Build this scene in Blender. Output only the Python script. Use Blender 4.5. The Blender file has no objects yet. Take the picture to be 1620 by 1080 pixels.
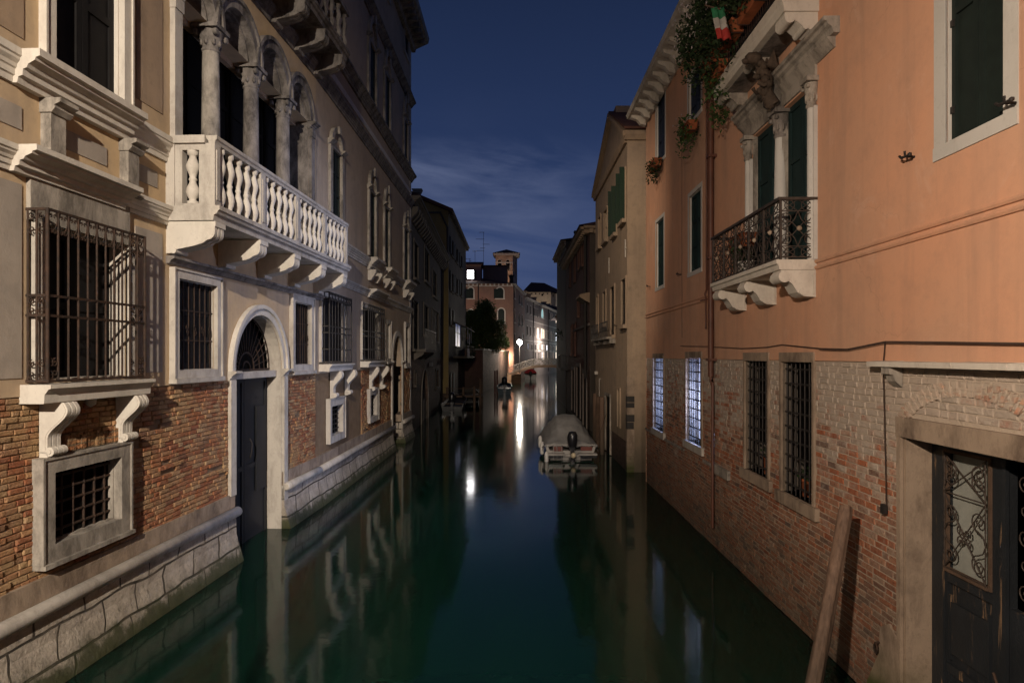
import bpy, bmesh, math, random
from mathutils import Vector
random.seed(11)
C = bpy.context.scene
R = math.radians
PI = math.pi
# ---------------------------------------------------------------- camera, sky, exposure
F, CX, HY, H = 1020.0, 810.0, 563.0, 3.6        # focal length in px of the 1620 px frame, axis, horizon row, eye height over the water
cam = bpy.data.cameras.new('camera'); co = bpy.data.objects.new('camera', cam); C.collection.objects.link(co)
cam.sensor_width = 36; cam.lens = F/1620*36; cam.shift_y = 23/1620; cam.clip_start = .05; cam.clip_end = 3000
co.location = (0, 0, H); co.rotation_euler = (PI/2, 0, 0); C.camera = co
C.view_settings.view_transform = 'Standard'; C.view_settings.look = 'None'; C.view_settings.exposure = 0; C.view_settings.gamma = 1
C.render.engine = 'CYCLES'
C.cycles.use_denoising = True
C.cycles.max_bounces = 6; C.cycles.diffuse_bounces = 3; C.cycles.glossy_bounces = 3
C.cycles.sample_clamp_indirect = 2.0

class NT:
    def __init__(s, tree): s.t = tree; s.n = tree.nodes; s.l = tree.links
    def node(s, typ, ins=None, **kw):
        x = s.n.new(typ)
        for k, v in kw.items(): setattr(x, k, v)
        for k, v in (ins or {}).items():
            if isinstance(v, bpy.types.NodeSocket): s.l.new(v, x.inputs[k])
            else: x.inputs[k].default_value = v
        return x
    def math(s, op, a, b=0.0, c=None, clamp=False):
        i = {0: a, 1: b}
        if c is not None: i[2] = c
        return s.node('ShaderNodeMath', i, operation=op, use_clamp=clamp).outputs[0]
    def noise(s, vec, scale=1, detail=4, rough=.55, dist=0):
        return s.node('ShaderNodeTexNoise', {'Vector': vec, 'Scale': scale, 'Detail': detail, 'Roughness': rough, 'Distortion': dist}).outputs[0]
    def ramp(s, fac, stops):
        r = s.node('ShaderNodeValToRGB', {0: fac}); cr = r.color_ramp
        while len(cr.elements) < len(stops): cr.elements.new(.5)
        for e, (p, c) in zip(cr.elements, stops):
            e.position = p; e.color = (c, c, c, 1) if isinstance(c, (int, float)) else (*c, 1)
        return r.outputs[0]
    def mix(s, fac, a, b, mode='MIX'):
        def cc(v): return (*v, 1) if isinstance(v, tuple) and len(v) == 3 else v
        x = s.node('ShaderNodeMix', data_type='RGBA', blend_type=mode)
        for sock, v in ((x.inputs[0], fac), (x.inputs[6], cc(a)), (x.inputs[7], cc(b))):
            if isinstance(v, bpy.types.NodeSocket): s.l.new(v, sock)
            else: sock.default_value = v
        return x.outputs[2]
    def scalev(s, vec, sc): return s.node('ShaderNodeVectorMath', {0: vec, 1: sc}, operation='MULTIPLY').outputs[0]

w = bpy.data.worlds.new('World'); C.world = w; w.use_nodes = True
n = NT(w.node_tree); bg = n.n['Background']
tc = n.node('ShaderNodeTexCoord').outputs['Generated']
sx = n.node('ShaderNodeSeparateXYZ', {0: tc})
el = sx.outputs[2]
base = n.ramp(el, [(0, (.046, .069, .155)), (.16, (.035, .059, .150)), (.32, (.019, .035, .096)), (.55, (.0095, .018, .050)), (1, (.006, .012, .036))])
az = n.math('ADD', n.math('DIVIDE', sx.outputs[0], sx.outputs[1]), 0.0)          # tangent of the azimuth
q = n.node('ShaderNodeCombineXYZ', {0: n.math('MULTIPLY', az, 3.2), 1: n.math('MULTIPLY', n.math('ADD', el, n.math('MULTIPLY', az, .10)), 14.0), 2: 1.3}).outputs[0]
cl = n.noise(q, 1.5, 7, .58, .5)
band = n.ramp(el, [(.06, .22), (.15, .5), (.20, .9), (.28, 1.0), (.325, .05), (.40, 0)])
side = n.ramp(n.math('ADD', az, .5), [(0, 1), (.5, .95), (.60, .42), (.75, .15)])
cf = n.math('MULTIPLY', n.math('MULTIPLY', n.ramp(cl, [(.36, 0), (.66, 1)]), band), side, clamp=True)
n.l.new(n.mix(n.math('MULTIPLY', cf, .80), base, (.100, .126, .225)), bg.inputs[0]); bg.inputs[1].default_value = 1.0

# ---------------------------------------------------------------- materials
MAT = {}
def newmat(name, rough=.85, spec=.3):
    m = bpy.data.materials.new(name); m.use_nodes = True
    t = NT(m.node_tree); b = t.n['Principled BSDF']
    b.inputs['Roughness'].default_value = rough; b.inputs['Specular IOR Level'].default_value = spec
    MAT[name] = m
    t.P = t.node('ShaderNodeNewGeometry').outputs['Position']
    t.b = b
    s = t.node('ShaderNodeSeparateXYZ', {0: t.P}); t.x, t.y, t.z = s.outputs
    return t
def setc(t, col): 
    if isinstance(col, bpy.types.NodeSocket): t.l.new(col, t.b.inputs['Base Color'])
    else: t.b.inputs['Base Color'].default_value = (*col, 1)
def bump(t, h, strength=.5, dist=.02):
    t.l.new(t.node('ShaderNodeBump', {'Strength': strength, 'Distance': dist, 'Height': h}).outputs[0], t.b.inputs['Normal'])
def damp(t, col, top=1.0, amount=.75, dark=(.03, .03, .025)):
    """the damp, algae-dark band every wall here has just over the water"""
    k = t.math('ADD', t.z, t.math('MULTIPLY', t.noise(t.P, 1.3, 5), -1.2))
    f = t.ramp(t.math('DIVIDE', t.math('ADD', k, .6), top), [(0, 1), (.5, .55), (1, 0)])
    return t.mix(t.math('MULTIPLY', f, amount), col, dark)

def plaster(name, c1, c2, stain=(.12, .10, .08), st=.5, bs=.25, fine=14, streak=.5, dampv=None):
    t = newmat(name, .9, .2)
    big = t.noise(t.P, .55, 6, .6, .4)
    mid = t.noise(t.P, 2.7, 6, .65)
    col = t.mix(t.ramp(big, [(.35, 0), (.65, 1)]), c1, c2)
    v = t.scalev(t.P, (2.2, 2.2, .16))
    sn = t.ramp(t.noise(v, 1.6, 6, .62, .3), [(.48, 0), (.72, 1)])
    col = t.mix(t.math('MULTIPLY', sn, streak*.55), col, stain)
    col = t.mix(t.math('MULTIPLY', t.ramp(mid, [(.50, 0), (.70, 1)]), st*.5), col, stain)
    col = t.mix(t.math('MULTIPLY', t.ramp(t.noise(t.P, 9, 5, .7), [(.3, 1), (.5, 0)]), .18), col, stain)
    if dampv: col = damp(t, col, *dampv)
    setc(t, col)
    bump(t, t.math('ADD', t.math('MULTIPLY', t.noise(t.P, 3.3, 4), .9), t.math('MULTIPLY', t.noise(t.P, fine*3, 4, .7), .35)), bs, .02)
    return t
plaster('ochre plaster', (.48, .345, .195), (.40, .30, .20), (.19, .15, .115), .55, .35)
plaster('grey panel plaster', (.27, .235, .20), (.34, .29, .24), (.12, .11, .10), .5, .35)
plaster('beige plaster', (.33, .255, .185), (.40, .31, .22), (.14, .12, .10), .55, .3)
plaster('brown plaster', (.26, .185, .125), (.33, .24, .16), (.10, .08, .065), .6, .3)
plaster('orange plaster', (.56, .295, .180), (.49, .29, .19), (.33, .20, .14), .6, .3, streak=.9)
t_ = MAT['orange plaster']; t = NT(t_.node_tree); b_ = t.n['Principled BSDF']; src = b_.inputs['Base Color'].links[0].from_socket
P_ = t.node('ShaderNodeNewGeometry').outputs['Position']
pt_ = t.ramp(t.noise(P_, 1.1, 8, .72, 1.0), [(.57, 0), (.63, .5)])
c_ = t.mix(t.math('MULTIPLY', pt_, .55), src, (.58, .38, .28))
vo_ = t.node('ShaderNodeTexVoronoi', {'Vector': t.node('ShaderNodeVectorMath', {0: P_, 1: t.scalev(t.node('ShaderNodeTexNoise', {'Vector': P_, 'Scale': 3.0, 'Detail': 5.0}).outputs['Color'], (.5, .5, .5))}, operation='ADD').outputs[0], 'Scale': .55}, feature='DISTANCE_TO_EDGE').outputs['Distance']
ck_ = t.math('MULTIPLY', t.ramp(vo_, [(0, 1), (.004, 0)]), t.ramp(t.noise(P_, .6, 3), [(.52, 0), (.60, .3)]))
t.l.new(t.mix(ck_, c_, (.16, .09, .06)), b_.inputs['Base Color'])
plaster('sandy plaster', (.35, .26, .18), (.29, .22, .16), (.10, .085, .065), .6, .35, dampv=(2.5, .8, (.05, .045, .03)))
plaster('yellow plaster', (.20, .145, .055), (.15, .11, .05), (.10, .08, .05), .6)
plaster('dark frame', (.11, .095, .08), (.08, .07, .06))
plaster('dark plaster', (.055, .044, .038), (.08, .065, .052), (.03, .028, .025), .7, dampv=(4, .6))
plaster('pink plaster', (.25, .135, .10), (.20, .12, .09), (.09, .06, .05), .5)
plaster('grey plaster', (.22, .185, .16), (.17, .145, .13), (.07, .06, .055), .5)
plaster('tan plaster', (.45, .36, .26), (.38, .31, .23), (.2, .16, .12), .5)
plaster('pale plaster', (.50, .46, .40), (.42, .39, .35), (.2, .18, .16), .5)
plaster('maroon plaster', (.115, .055, .045), (.15, .085, .065), (.04, .028, .025), .7, dampv=(3, .7))
plaster('room wall', (.62, .66, .72), (.58, .62, .70), (.4, .42, .5), .2, .1)

def stone(name, c, dk, amt=.5, lo=.46, hi=.70, bs=.3, low=None, green=False):
    t = newmat(name, .8, .3)
    col = t.mix(t.noise(t.P, 1.7, 5, .6), c, tuple(v*.72 for v in c))
    v = t.scalev(t.P, (2.2, 2.2, 1.0))
    sn = t.ramp(t.noise(v, 1.5, 9, .72, .3), [(lo, 0), (hi, 1)])
    col = t.mix(t.math('MULTIPLY', sn, amt), col, dk)
    col = t.mix(t.math('MULTIPLY', t.ramp(t.noise(t.P, 19, 4, .7), [(.56, 0), (.72, 1)]), .3), col, dk)
    if green:
        k = t.math('ADD', t.z, t.math('MULTIPLY', t.noise(t.P, 2.0, 5), -.35))
        col = t.mix(t.ramp(k, [(0, .95), (.16, .4), (.5, 0)]), col, (.05, .06, .015))
    setc(t, col)
    bump(t, t.math('ADD', t.noise(t.P, 7, 6, .65), t.math('MULTIPLY', t.noise(t.P, 60, 3), .3)), bs, .02)
    return t
stone('istrian stone', (.50, .455, .395), (.15, .13, .11), .55, .44, .66)
stone('white stone', (.60, .55, .475), (.24, .20, .17), .45, .47, .7, .25)
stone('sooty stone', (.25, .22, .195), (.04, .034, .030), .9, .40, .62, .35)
stone('weathered stone', (.36, .32, .27), (.07, .06, .05), .8, .42, .62, .4)
stone('brown stone', (.34, .26, .19), (.08, .055, .04), .8, .42, .66, .5, green=True)
stone('pale frame stone', (.52, .50, .46), (.26, .23, .20), .3, .5, .75, .2)

def brick(name, c1, c2, mortar, bw=.25, rh=.072, ms=.010, warp=.03, bs=.9, bd=.022, patch=None, blotch=(.5, .66), pit=.4, dampv=None, smear=None, var=.6, rows=True):
    t = newmat(name, .9, .2)
    a = t.math('ADD', t.x, t.y)
    nz = t.node('ShaderNodeTexNoise', {'Vector': t.P, 'Scale': 2.4, 'Detail': 4.0})
    off = t.scalev(t.node('ShaderNodeVectorMath', {0: nz.outputs['Color'], 1: (.5, .5, .5)}, operation='SUBTRACT').outputs[0], (warp*2, warp, 0))
    v = t.node('ShaderNodeVectorMath', {0: t.node('ShaderNodeCombineXYZ', {0: a, 1: t.z, 2: 0.0}).outputs[0], 1: off}, operation='ADD').outputs[0]
    br = t.node('ShaderNodeTexBrick', {'Vector': v, 'Color1': (*c1, 1), 'Color2': (*c2, 1), 'Mortar': (*mortar, 1), 'Scale': 1.0, 'Mortar Size': ms, 'Mortar Smooth': .25, 'Bias': 0.0, 'Brick Width': bw, 'Row Height': rh})
    br.offset = .5; br.squash = 1
    col = br.outputs['Color']
    vn = t.node('ShaderNodeTexVoronoi', {'Vector': t.scalev(v, (1/bw*.9, 1/rh*.8, 1)), 'Scale': 1.0}).outputs['Color']
    vs = t.node('ShaderNodeSeparateColor', {0: vn}).outputs[0]
    col = t.mix(t.math('MULTIPLY', t.math('SUBTRACT', 1.0, br.outputs['Fac']), var), col, t.mix(vs, tuple(x*.42 for x in c1), tuple(min(1, x*1.7) for x in c2)))
    n1 = t.noise(t.P, .8, 6, .62, .5)
    if patch: col = t.mix(t.math('MULTIPLY', t.ramp(n1, [(blotch[0], 0), (blotch[1], 1)]), .75), col, patch)
    n2 = t.noise(t.P, 11, 5, .7)
    col = t.mix(t.math('MULTIPLY', t.ramp(n2, [(.32, 1), (.5, 0)]), .5), col, tuple(x*.35 for x in c1))
    h = t.math('MULTIPLY', br.outputs['Fac'], -1.0)
    if smear:       # lime mortar smeared over the upper courses, thinning out downwards
        z0, z1, sc = smear
        k = t.math('DIVIDE', t.math('SUBTRACT', t.math('ADD', t.z, t.math('MULTIPLY', t.math('SUBTRACT', t.noise(t.P, 1.1, 6, .65), .5), 2.0)), z0), z1-z0)
        k2 = t.ramp(t.math('ADD', t.math('MULTIPLY', k, .75), t.math('MULTIPLY', t.math('SUBTRACT', t.noise(t.P, 7, 4, .7), .5), 1.3)), [(.2, 0), (.62, .92)])
        col = t.mix(k2, col, t.mix(t.noise(t.P, 5, 5), tuple(x*.7 for x in sc), sc))
        h = t.math('MULTIPLY', h, t.math('SUBTRACT', 1.0, t.math('MULTIPLY', k2, .7)))
    if dampv: col = damp(t, col, *dampv)
    setc(t, col)
    h = t.math('ADD', h, t.math('MULTIPLY', n2, pit*2))
    h = t.math('ADD', h, t.math('MULTIPLY', t.noise(t.P, 3.5, 5, .6), pit*3))
    h = t.math('ADD', h, t.math('MULTIPLY', vs, .5))
    bump(t, h, bs, bd)
    return t
brick('weathered brick', (.25, .085, .040), (.33, .15, .065), (.16, .11, .07), bw=.23, rh=.066, ms=.012, warp=.06, bs=1.0, bd=.05, patch=(.34, .225, .11), blotch=(.5, .62), pit=.75, dampv=(1.0, .5))
brick('old red brick', (.30, .095, .045), (.37, .165, .095), (.46, .36, .26), bw=.22, rh=.075, ms=.013, warp=.035, bs=.8, bd=.016, patch=(.26, .165, .10), blotch=(.46, .7), pit=.22, dampv=(1.5, .7, (.055, .05, .035)), smear=(2.3, 3.5, (.46, .385, .31)), var=.75)
brick('dark brick', (.12, .06, .045), (.16, .09, .065), (.12, .10, .08), warp=.03, patch=(.09, .07, .055), pit=.3, dampv=(3, .8, (.02, .018, .015)))
brick('tower brick', (.42, .26, .17), (.48, .32, .22), (.40, .30, .22), bw=.5, rh=.2, ms=.02, pit=.1, bs=.3)
brick('landing brick', (.40, .22, .12), (.46, .28, .17), (.40, .30, .22), bw=.5, rh=.16, ms=.02, pit=.5, bs=.6)

def brickset(name, cols, smear=None, dampv=None, patch=None, dust=(.30, .22, .15), dustk=.35, bs=.7, bd=.010):
    t = newmat(name, .92, .15)
    rnd = t.node('ShaderNodeNewGeometry').outputs['Random Per Island']
    col = t.ramp(rnd, [(i/(len(cols)-1), c) for i, c in enumerate(cols)])
    col = t.mix(t.math('MULTIPLY', t.ramp(t.noise(t.P, 14, 6, .7), [(.42, 0), (.66, 1)]), dustk), col, dust)
    col = t.mix(t.math('MULTIPLY', t.ramp(t.noise(t.P, 30, 4, .7), [(.34, 1), (.48, 0)]), .6), col, tuple(x*.3 for x in cols[0]))
    if patch: col = t.mix(t.math('MULTIPLY', t.ramp(t.noise(t.P, .9, 7, .65, .5), [(.50, 0), (.62, 1)]), patch[1]), col, patch[0])
    if smear:
        z0, z1, sc = smear
        k = t.math('DIVIDE', t.math('SUBTRACT', t.math('ADD', t.z, t.math('MULTIPLY', t.math('SUBTRACT', t.noise(t.P, .9, 6, .65), .5), 2.2)), z0), z1-z0)
        k2 = t.ramp(t.math('ADD', t.math('MULTIPLY', k, .75), t.math('ADD', t.math('MULTIPLY', t.math('SUBTRACT', t.noise(t.P, 9, 5, .7), .5), 1.2), t.math('MULTIPLY', t.math('SUBTRACT', rnd, .5), .5))), [(.15, 0), (.60, .93)])
        col = t.mix(k2, col, t.mix(t.noise(t.P, 6, 5), tuple(x*.68 for x in sc), sc))
        wp = t.ramp(t.noise(t.P, 1.7, 7, .7, .8), [(.60, 0), (.70, .6)])      # lime and salt bloom
        col = t.mix(t.math('MULTIPLY', wp, .6), col, (.50, .44, .38))
    if dampv: col = damp(t, col, *dampv)
    setc(t, col)
    bump(t, t.math('ADD', t.noise(t.P, 22, 6, .7), t.math('MULTIPLY', t.noise(t.P, 90, 3, .6), .4)), bs, bd*2)
brickset('weathered bricks', [(.22, .074, .038), (.31, .125, .056), (.24, .082, .042), (.36, .20, .095), (.29, .145, .075), (.38, .245, .13), (.15, .062, .038)], patch=((.36, .25, .125), .6), dampv=(.9, .4), bd=.014)
brickset('old red bricks', [(.26, .075, .038), (.36, .125, .060), (.13, .085, .07), (.33, .155, .095), (.40, .20, .12), (.30, .095, .048), (.36, .24, .17), (.20, .11, .08)], smear=(1.9, 3.2, (.46, .39, .32)), dampv=(2.1, .72, (.05, .046, .034)))
def bed(name, c1, c2, smear=None, dampv=None):
    t = newmat(name, .95, .1); col = t.mix(t.noise(t.P, 4, 6, .7), c1, c2)
    if smear:
        z0, z1, sc = smear; k = t.ramp(t.math('DIVIDE', t.math('SUBTRACT', t.math('ADD', t.z, t.math('MULTIPLY', t.noise(t.P, 1.1, 5), 1.0)), z0+.5), z1-z0), [(0, 0), (1, 1)]); col = t.mix(k, col, sc)
    if dampv: col = damp(t, col, *dampv)
    setc(t, col); bump(t, t.math('ADD', t.noise(t.P, 9, 6, .7), t.math('MULTIPLY', t.noise(t.P, 45, 4, .7), .5)), .9, .02)
bed('earthen mortar', (.11, .068, .042), (.30, .21, .125), dampv=(.9, .4))
bed('lime mortar', (.30, .235, .175), (.46, .38, .29), dampv=(1.5, .8, (.05, .05, .035)), smear=(2.0, 3.4, (.42, .35, .28)))
# battered plinth of big limestone blocks
t = newmat('plinth blocks', .8, .35)
a = t.math('ADD', t.x, t.y)
nz = t.node('ShaderNodeTexNoise', {'Vector': t.P, 'Scale': .9, 'Detail': 3.0})
off = t.scalev(t.node('ShaderNodeVectorMath', {0: nz.outputs['Color'], 1: (.5, .5, .5)}, operation='SUBTRACT').outputs[0], (.6, .17, 0))
v = t.node('ShaderNodeVectorMath', {0: t.node('ShaderNodeCombineXYZ', {0: a, 1: t.math('ADD', t.z, .12), 2: 0.0}).outputs[0], 1: off}, operation='ADD').outputs[0]
br = t.node('ShaderNodeTexBrick', {'Vector': v, 'Color1': (.46, .40, .33, 1), 'Color2': (.37, .32, .265, 1), 'Mortar': (.020, .017, .014, 1), 'Scale': 1.0, 'Mortar Size': .017, 'Mortar Smooth': .3, 'Brick Width': .72, 'Row Height': .36})
br.squash = 1.35; br.squash_frequency = 3
col = t.mix(t.math('MULTIPLY', t.ramp(t.noise(t.P, 2.2, 8, .75), [(.40, 0), (.62, 1)]), .6), br.outputs['Color'], (.15, .12, .09))
col = t.mix(t.math('MULTIPLY', t.ramp(t.noise(t.P, 13, 6, .75), [(.52, 0), (.66, 1)]), .5), col, (.10, .08, .06))
k = t.math('ADD', t.z, t.math('MULTIPLY', t.noise(t.P, 3.5, 8, .7), -.62))
col = t.mix(t.ramp(t.math('ADD', k, .3), [(-.0, .98), (.14, .9), (.26, .25), (.5, 0)]), col, (.030, .034, .010))
setc(t, col)
bump(t, t.math('ADD', t.math('MULTIPLY', br.outputs['Fac'], -1.2), t.math('ADD', t.math('MULTIPLY', t.noise(t.P, 26, 6, .7), .55), t.math('MULTIPLY', t.noise(t.P, 4, 4), 1.0))), 1.0, .035)

def simple(name, c, rough=.6, spec=.4, metal=0, var=.35, sc=6, bs=.15, c2=None):
    t = newmat(name, rough, spec); t.b.inputs['Metallic'].default_value = metal
    setc(t, t.mix(t.ramp(t.noise(t.P, sc, 5, .65), [(.35, 0), (.65, 1)]), c, c2 or tuple(x*(1-var) for x in c)))
    if bs: bump(t, t.noise(t.P, sc*5, 4, .6), bs, .01)
    return t
simple('rusty iron', (.048, .025, .015), .75, .3, 0, .5, 14, .4, (.018, .013, .010))
simple('black iron', (.022, .018, .016), .6, .4, 0, .4, 9, .3)
simple('wrought iron', (.050, .036, .028), .6, .4, 0, .5, 12, .3)
simple('dark shutter', (.0075, .0065, .0065), .7, .2)
simple('teal shutter', (.010, .026, .026), .75, .2, sc=3)
simple('navy shutter', (.018, .026, .048), .7, .2)
simple('green shutter', (.002, .022, .007), .55, .4)
simple('dark green shutter', (.009, .016, .013), .7, .3)
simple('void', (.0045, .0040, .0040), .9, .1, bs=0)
simple('blue door wood', (.0065, .0075, .010), .65, .35, sc=3)
simple('roof tile', (.12, .055, .038), .9, .2, sc=3, bs=.6)
simple('terracotta', (.28, .085, .035), .8, .2)
simple('copper pipe', (.105, .040, .024), .55, .4, sc=3)
simple('leaf', (.025, .050, .014), .6, .3, sc=4, c2=(.055, .10, .028), bs=0)
simple('dark leaf', (.010, .022, .008), .7, .3, sc=4, c2=(.022, .040, .012), bs=0)
simple('tree leaf', (.05, .085, .02), .7, .2, sc=1.0, c2=(.11, .14, .04), bs=0)
simple('bark', (.06, .045, .03), .9)
simple('flower petal', (.55, .48, .50), .7, bs=0)
simple('flag green', (.012, .12, .05), .8, bs=0)
simple('flag white', (.35, .33, .30), .8, bs=0)
simple('flag red', (.28, .02, .015), .8, bs=0)
simple('canvas cover', (.20, .195, .19), .85, .2, sc=2)
simple('boat hull', (.30, .28, .26), .4, .5, sc=3)
simple('boat trim', (.13, .03, .02), .5)
simple('engine black', (.012, .012, .015), .3, .5)
simple('fender', (.55, .53, .50), .5)
simple('cream plastic', (.5, .42, .28), .5)
simple('red cover', (.30, .015, .02), .8)
simple('blue hull', (.035, .075, .10), .5)
simple('dark hull', (.012, .012, .012), .5)
simple('cable', (.05, .03, .022), .8, bs=0)
simple('old wood', (.10, .065, .045), .85, .2)
simple('concrete', (.25, .22, .19), .9)
simple('bridge timber', (.095, .082, .07), .8)
simple('curtain', (.26, .27, .24), .9, sc=2)
simple('stone roof', (.16, .14, .12), .9)
simple('shop cloth', (.5, .47, .55), .9)
simple('sculpture', (.075, .052, .036), .8, .3, 0, .5, 18, .7)
t = newmat('pole wood', .75, .3)
g = t.noise(t.scalev(t.P, (16, 16, .9)), 1.5, 6, .6)
setc(t, damp(t, t.mix(t.ramp(g, [(.3, 0), (.7, 1)]), (.075, .045, .030), (.17, .108, .074)), 1.5, .85, (.03, .026, .018)))
bump(t, g, .4, .01)
t = newmat('worn door paint', .55, .4)
g = t.noise(t.scalev(t.P, (7, 7, .7)), 1.4, 7, .68, .3)
fade = t.ramp(t.z, [(.0, .14), (.6, .02), (1, 0)])
msk = t.ramp(t.math('ADD', g, fade), [(.59, 0), (.66, 1)])
setc(t, t.mix(msk, t.mix(t.noise(t.P, 2.5, 5), (.006, .007, .008), (.020, .024, .029)), (.17, .11, .065)))
bump(t, t.math('ADD', g, t.noise(t.P, 30, 3)), .4, .012)
def emit(name, c, s):
    m = bpy.data.materials.new(name); m.use_nodes = True; t = NT(m.node_tree); b = t.n['Principled BSDF']
    b.inputs['Base Color'].default_value = (*c, 1)
    b.inputs['Emission Color'].default_value = (*c, 1); b.inputs['Emission Strength'].default_value = s; MAT[name] = m
emit('lamp glow', (1, .93, .82), 160)
emit('warm lamp glow', (1, .75, .5), 12)
emit('white window', (1, .97, .96), 14)
emit('lit window warm', (1, .80, .62), 1.2)
emit('lit window white', (.88, .90, 1), 1.6)
emit('lit window teal', (.45, .75, .75), .5)
emit('lit window blue', (.45, .50, .8), .16)
emit('dim window', (.9, .68, .55), .30)
t = newmat('dirty glass', .15, .5)
t.b.inputs['Transmission Weight'].default_value = 0
setc(t, (.012, .012, .013))

t = newmat('curtain net', .9, .1)
setc(t, (.75, .80, .88)); t.b.inputs['Alpha'].default_value = .35
# water: green body, softly rippled surface
t = newmat('canal water', .08, .5)
t.b.inputs['IOR'].default_value = 1.33
setc(t, (.0026, .016, .010))
v1 = t.scalev(t.P, (1.0, 1.0, 1.0))
h = t.math('ADD', t.math('MULTIPLY', t.noise(v1, 5.0, 2, .5), .40), t.math('MULTIPLY', t.noise(v1, .9, 2, .5), .55))
bump(t, h, 1.0, .0034)
t.b.inputs['Subsurface Weight'].default_value = 1.0; t.b.inputs['Subsurface Radius'].default_value = (1.0, 1.6, 1.2); t.b.inputs['Subsurface Scale'].default_value = 1.0
# ---------------------------------------------------------------- geometry helpers
class Fr:
    """a wall's own axes: u along the wall, n out of it, z up; hit() finds where a sight line of the photo meets the wall"""
    def __init__(s, x0, y0, dx, dy, side=1):
        L = math.hypot(dx, dy); s.o = (x0, y0); s.t = (dx/L, dy/L); s.nv = (side*dy/L, -side*dx/L)
    def pt(s, u, n, z): return (s.o[0]+s.t[0]*u+s.nv[0]*n, s.o[1]+s.t[1]*u+s.nv[1]*n, z)
    def hit(s, px, py, off=0):
        k = (px-CX)/F
        lam = (s.o[0]*s.nv[0]+s.o[1]*s.nv[1]+off)/(k*s.nv[0]+s.nv[1])
        return ((k*lam-s.o[0])*s.t[0]+(lam-s.o[1])*s.t[1], H+(HY-py)/F*lam)
    def u(s, px, off=0): return s.hit(px, HY, off)[0]
    def z(s, px, py, off=0): return s.hit(px, py, off)[1]
WORLD = Fr(0, 0, 1, 0, -1)      # u = x, n = y, z

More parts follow.
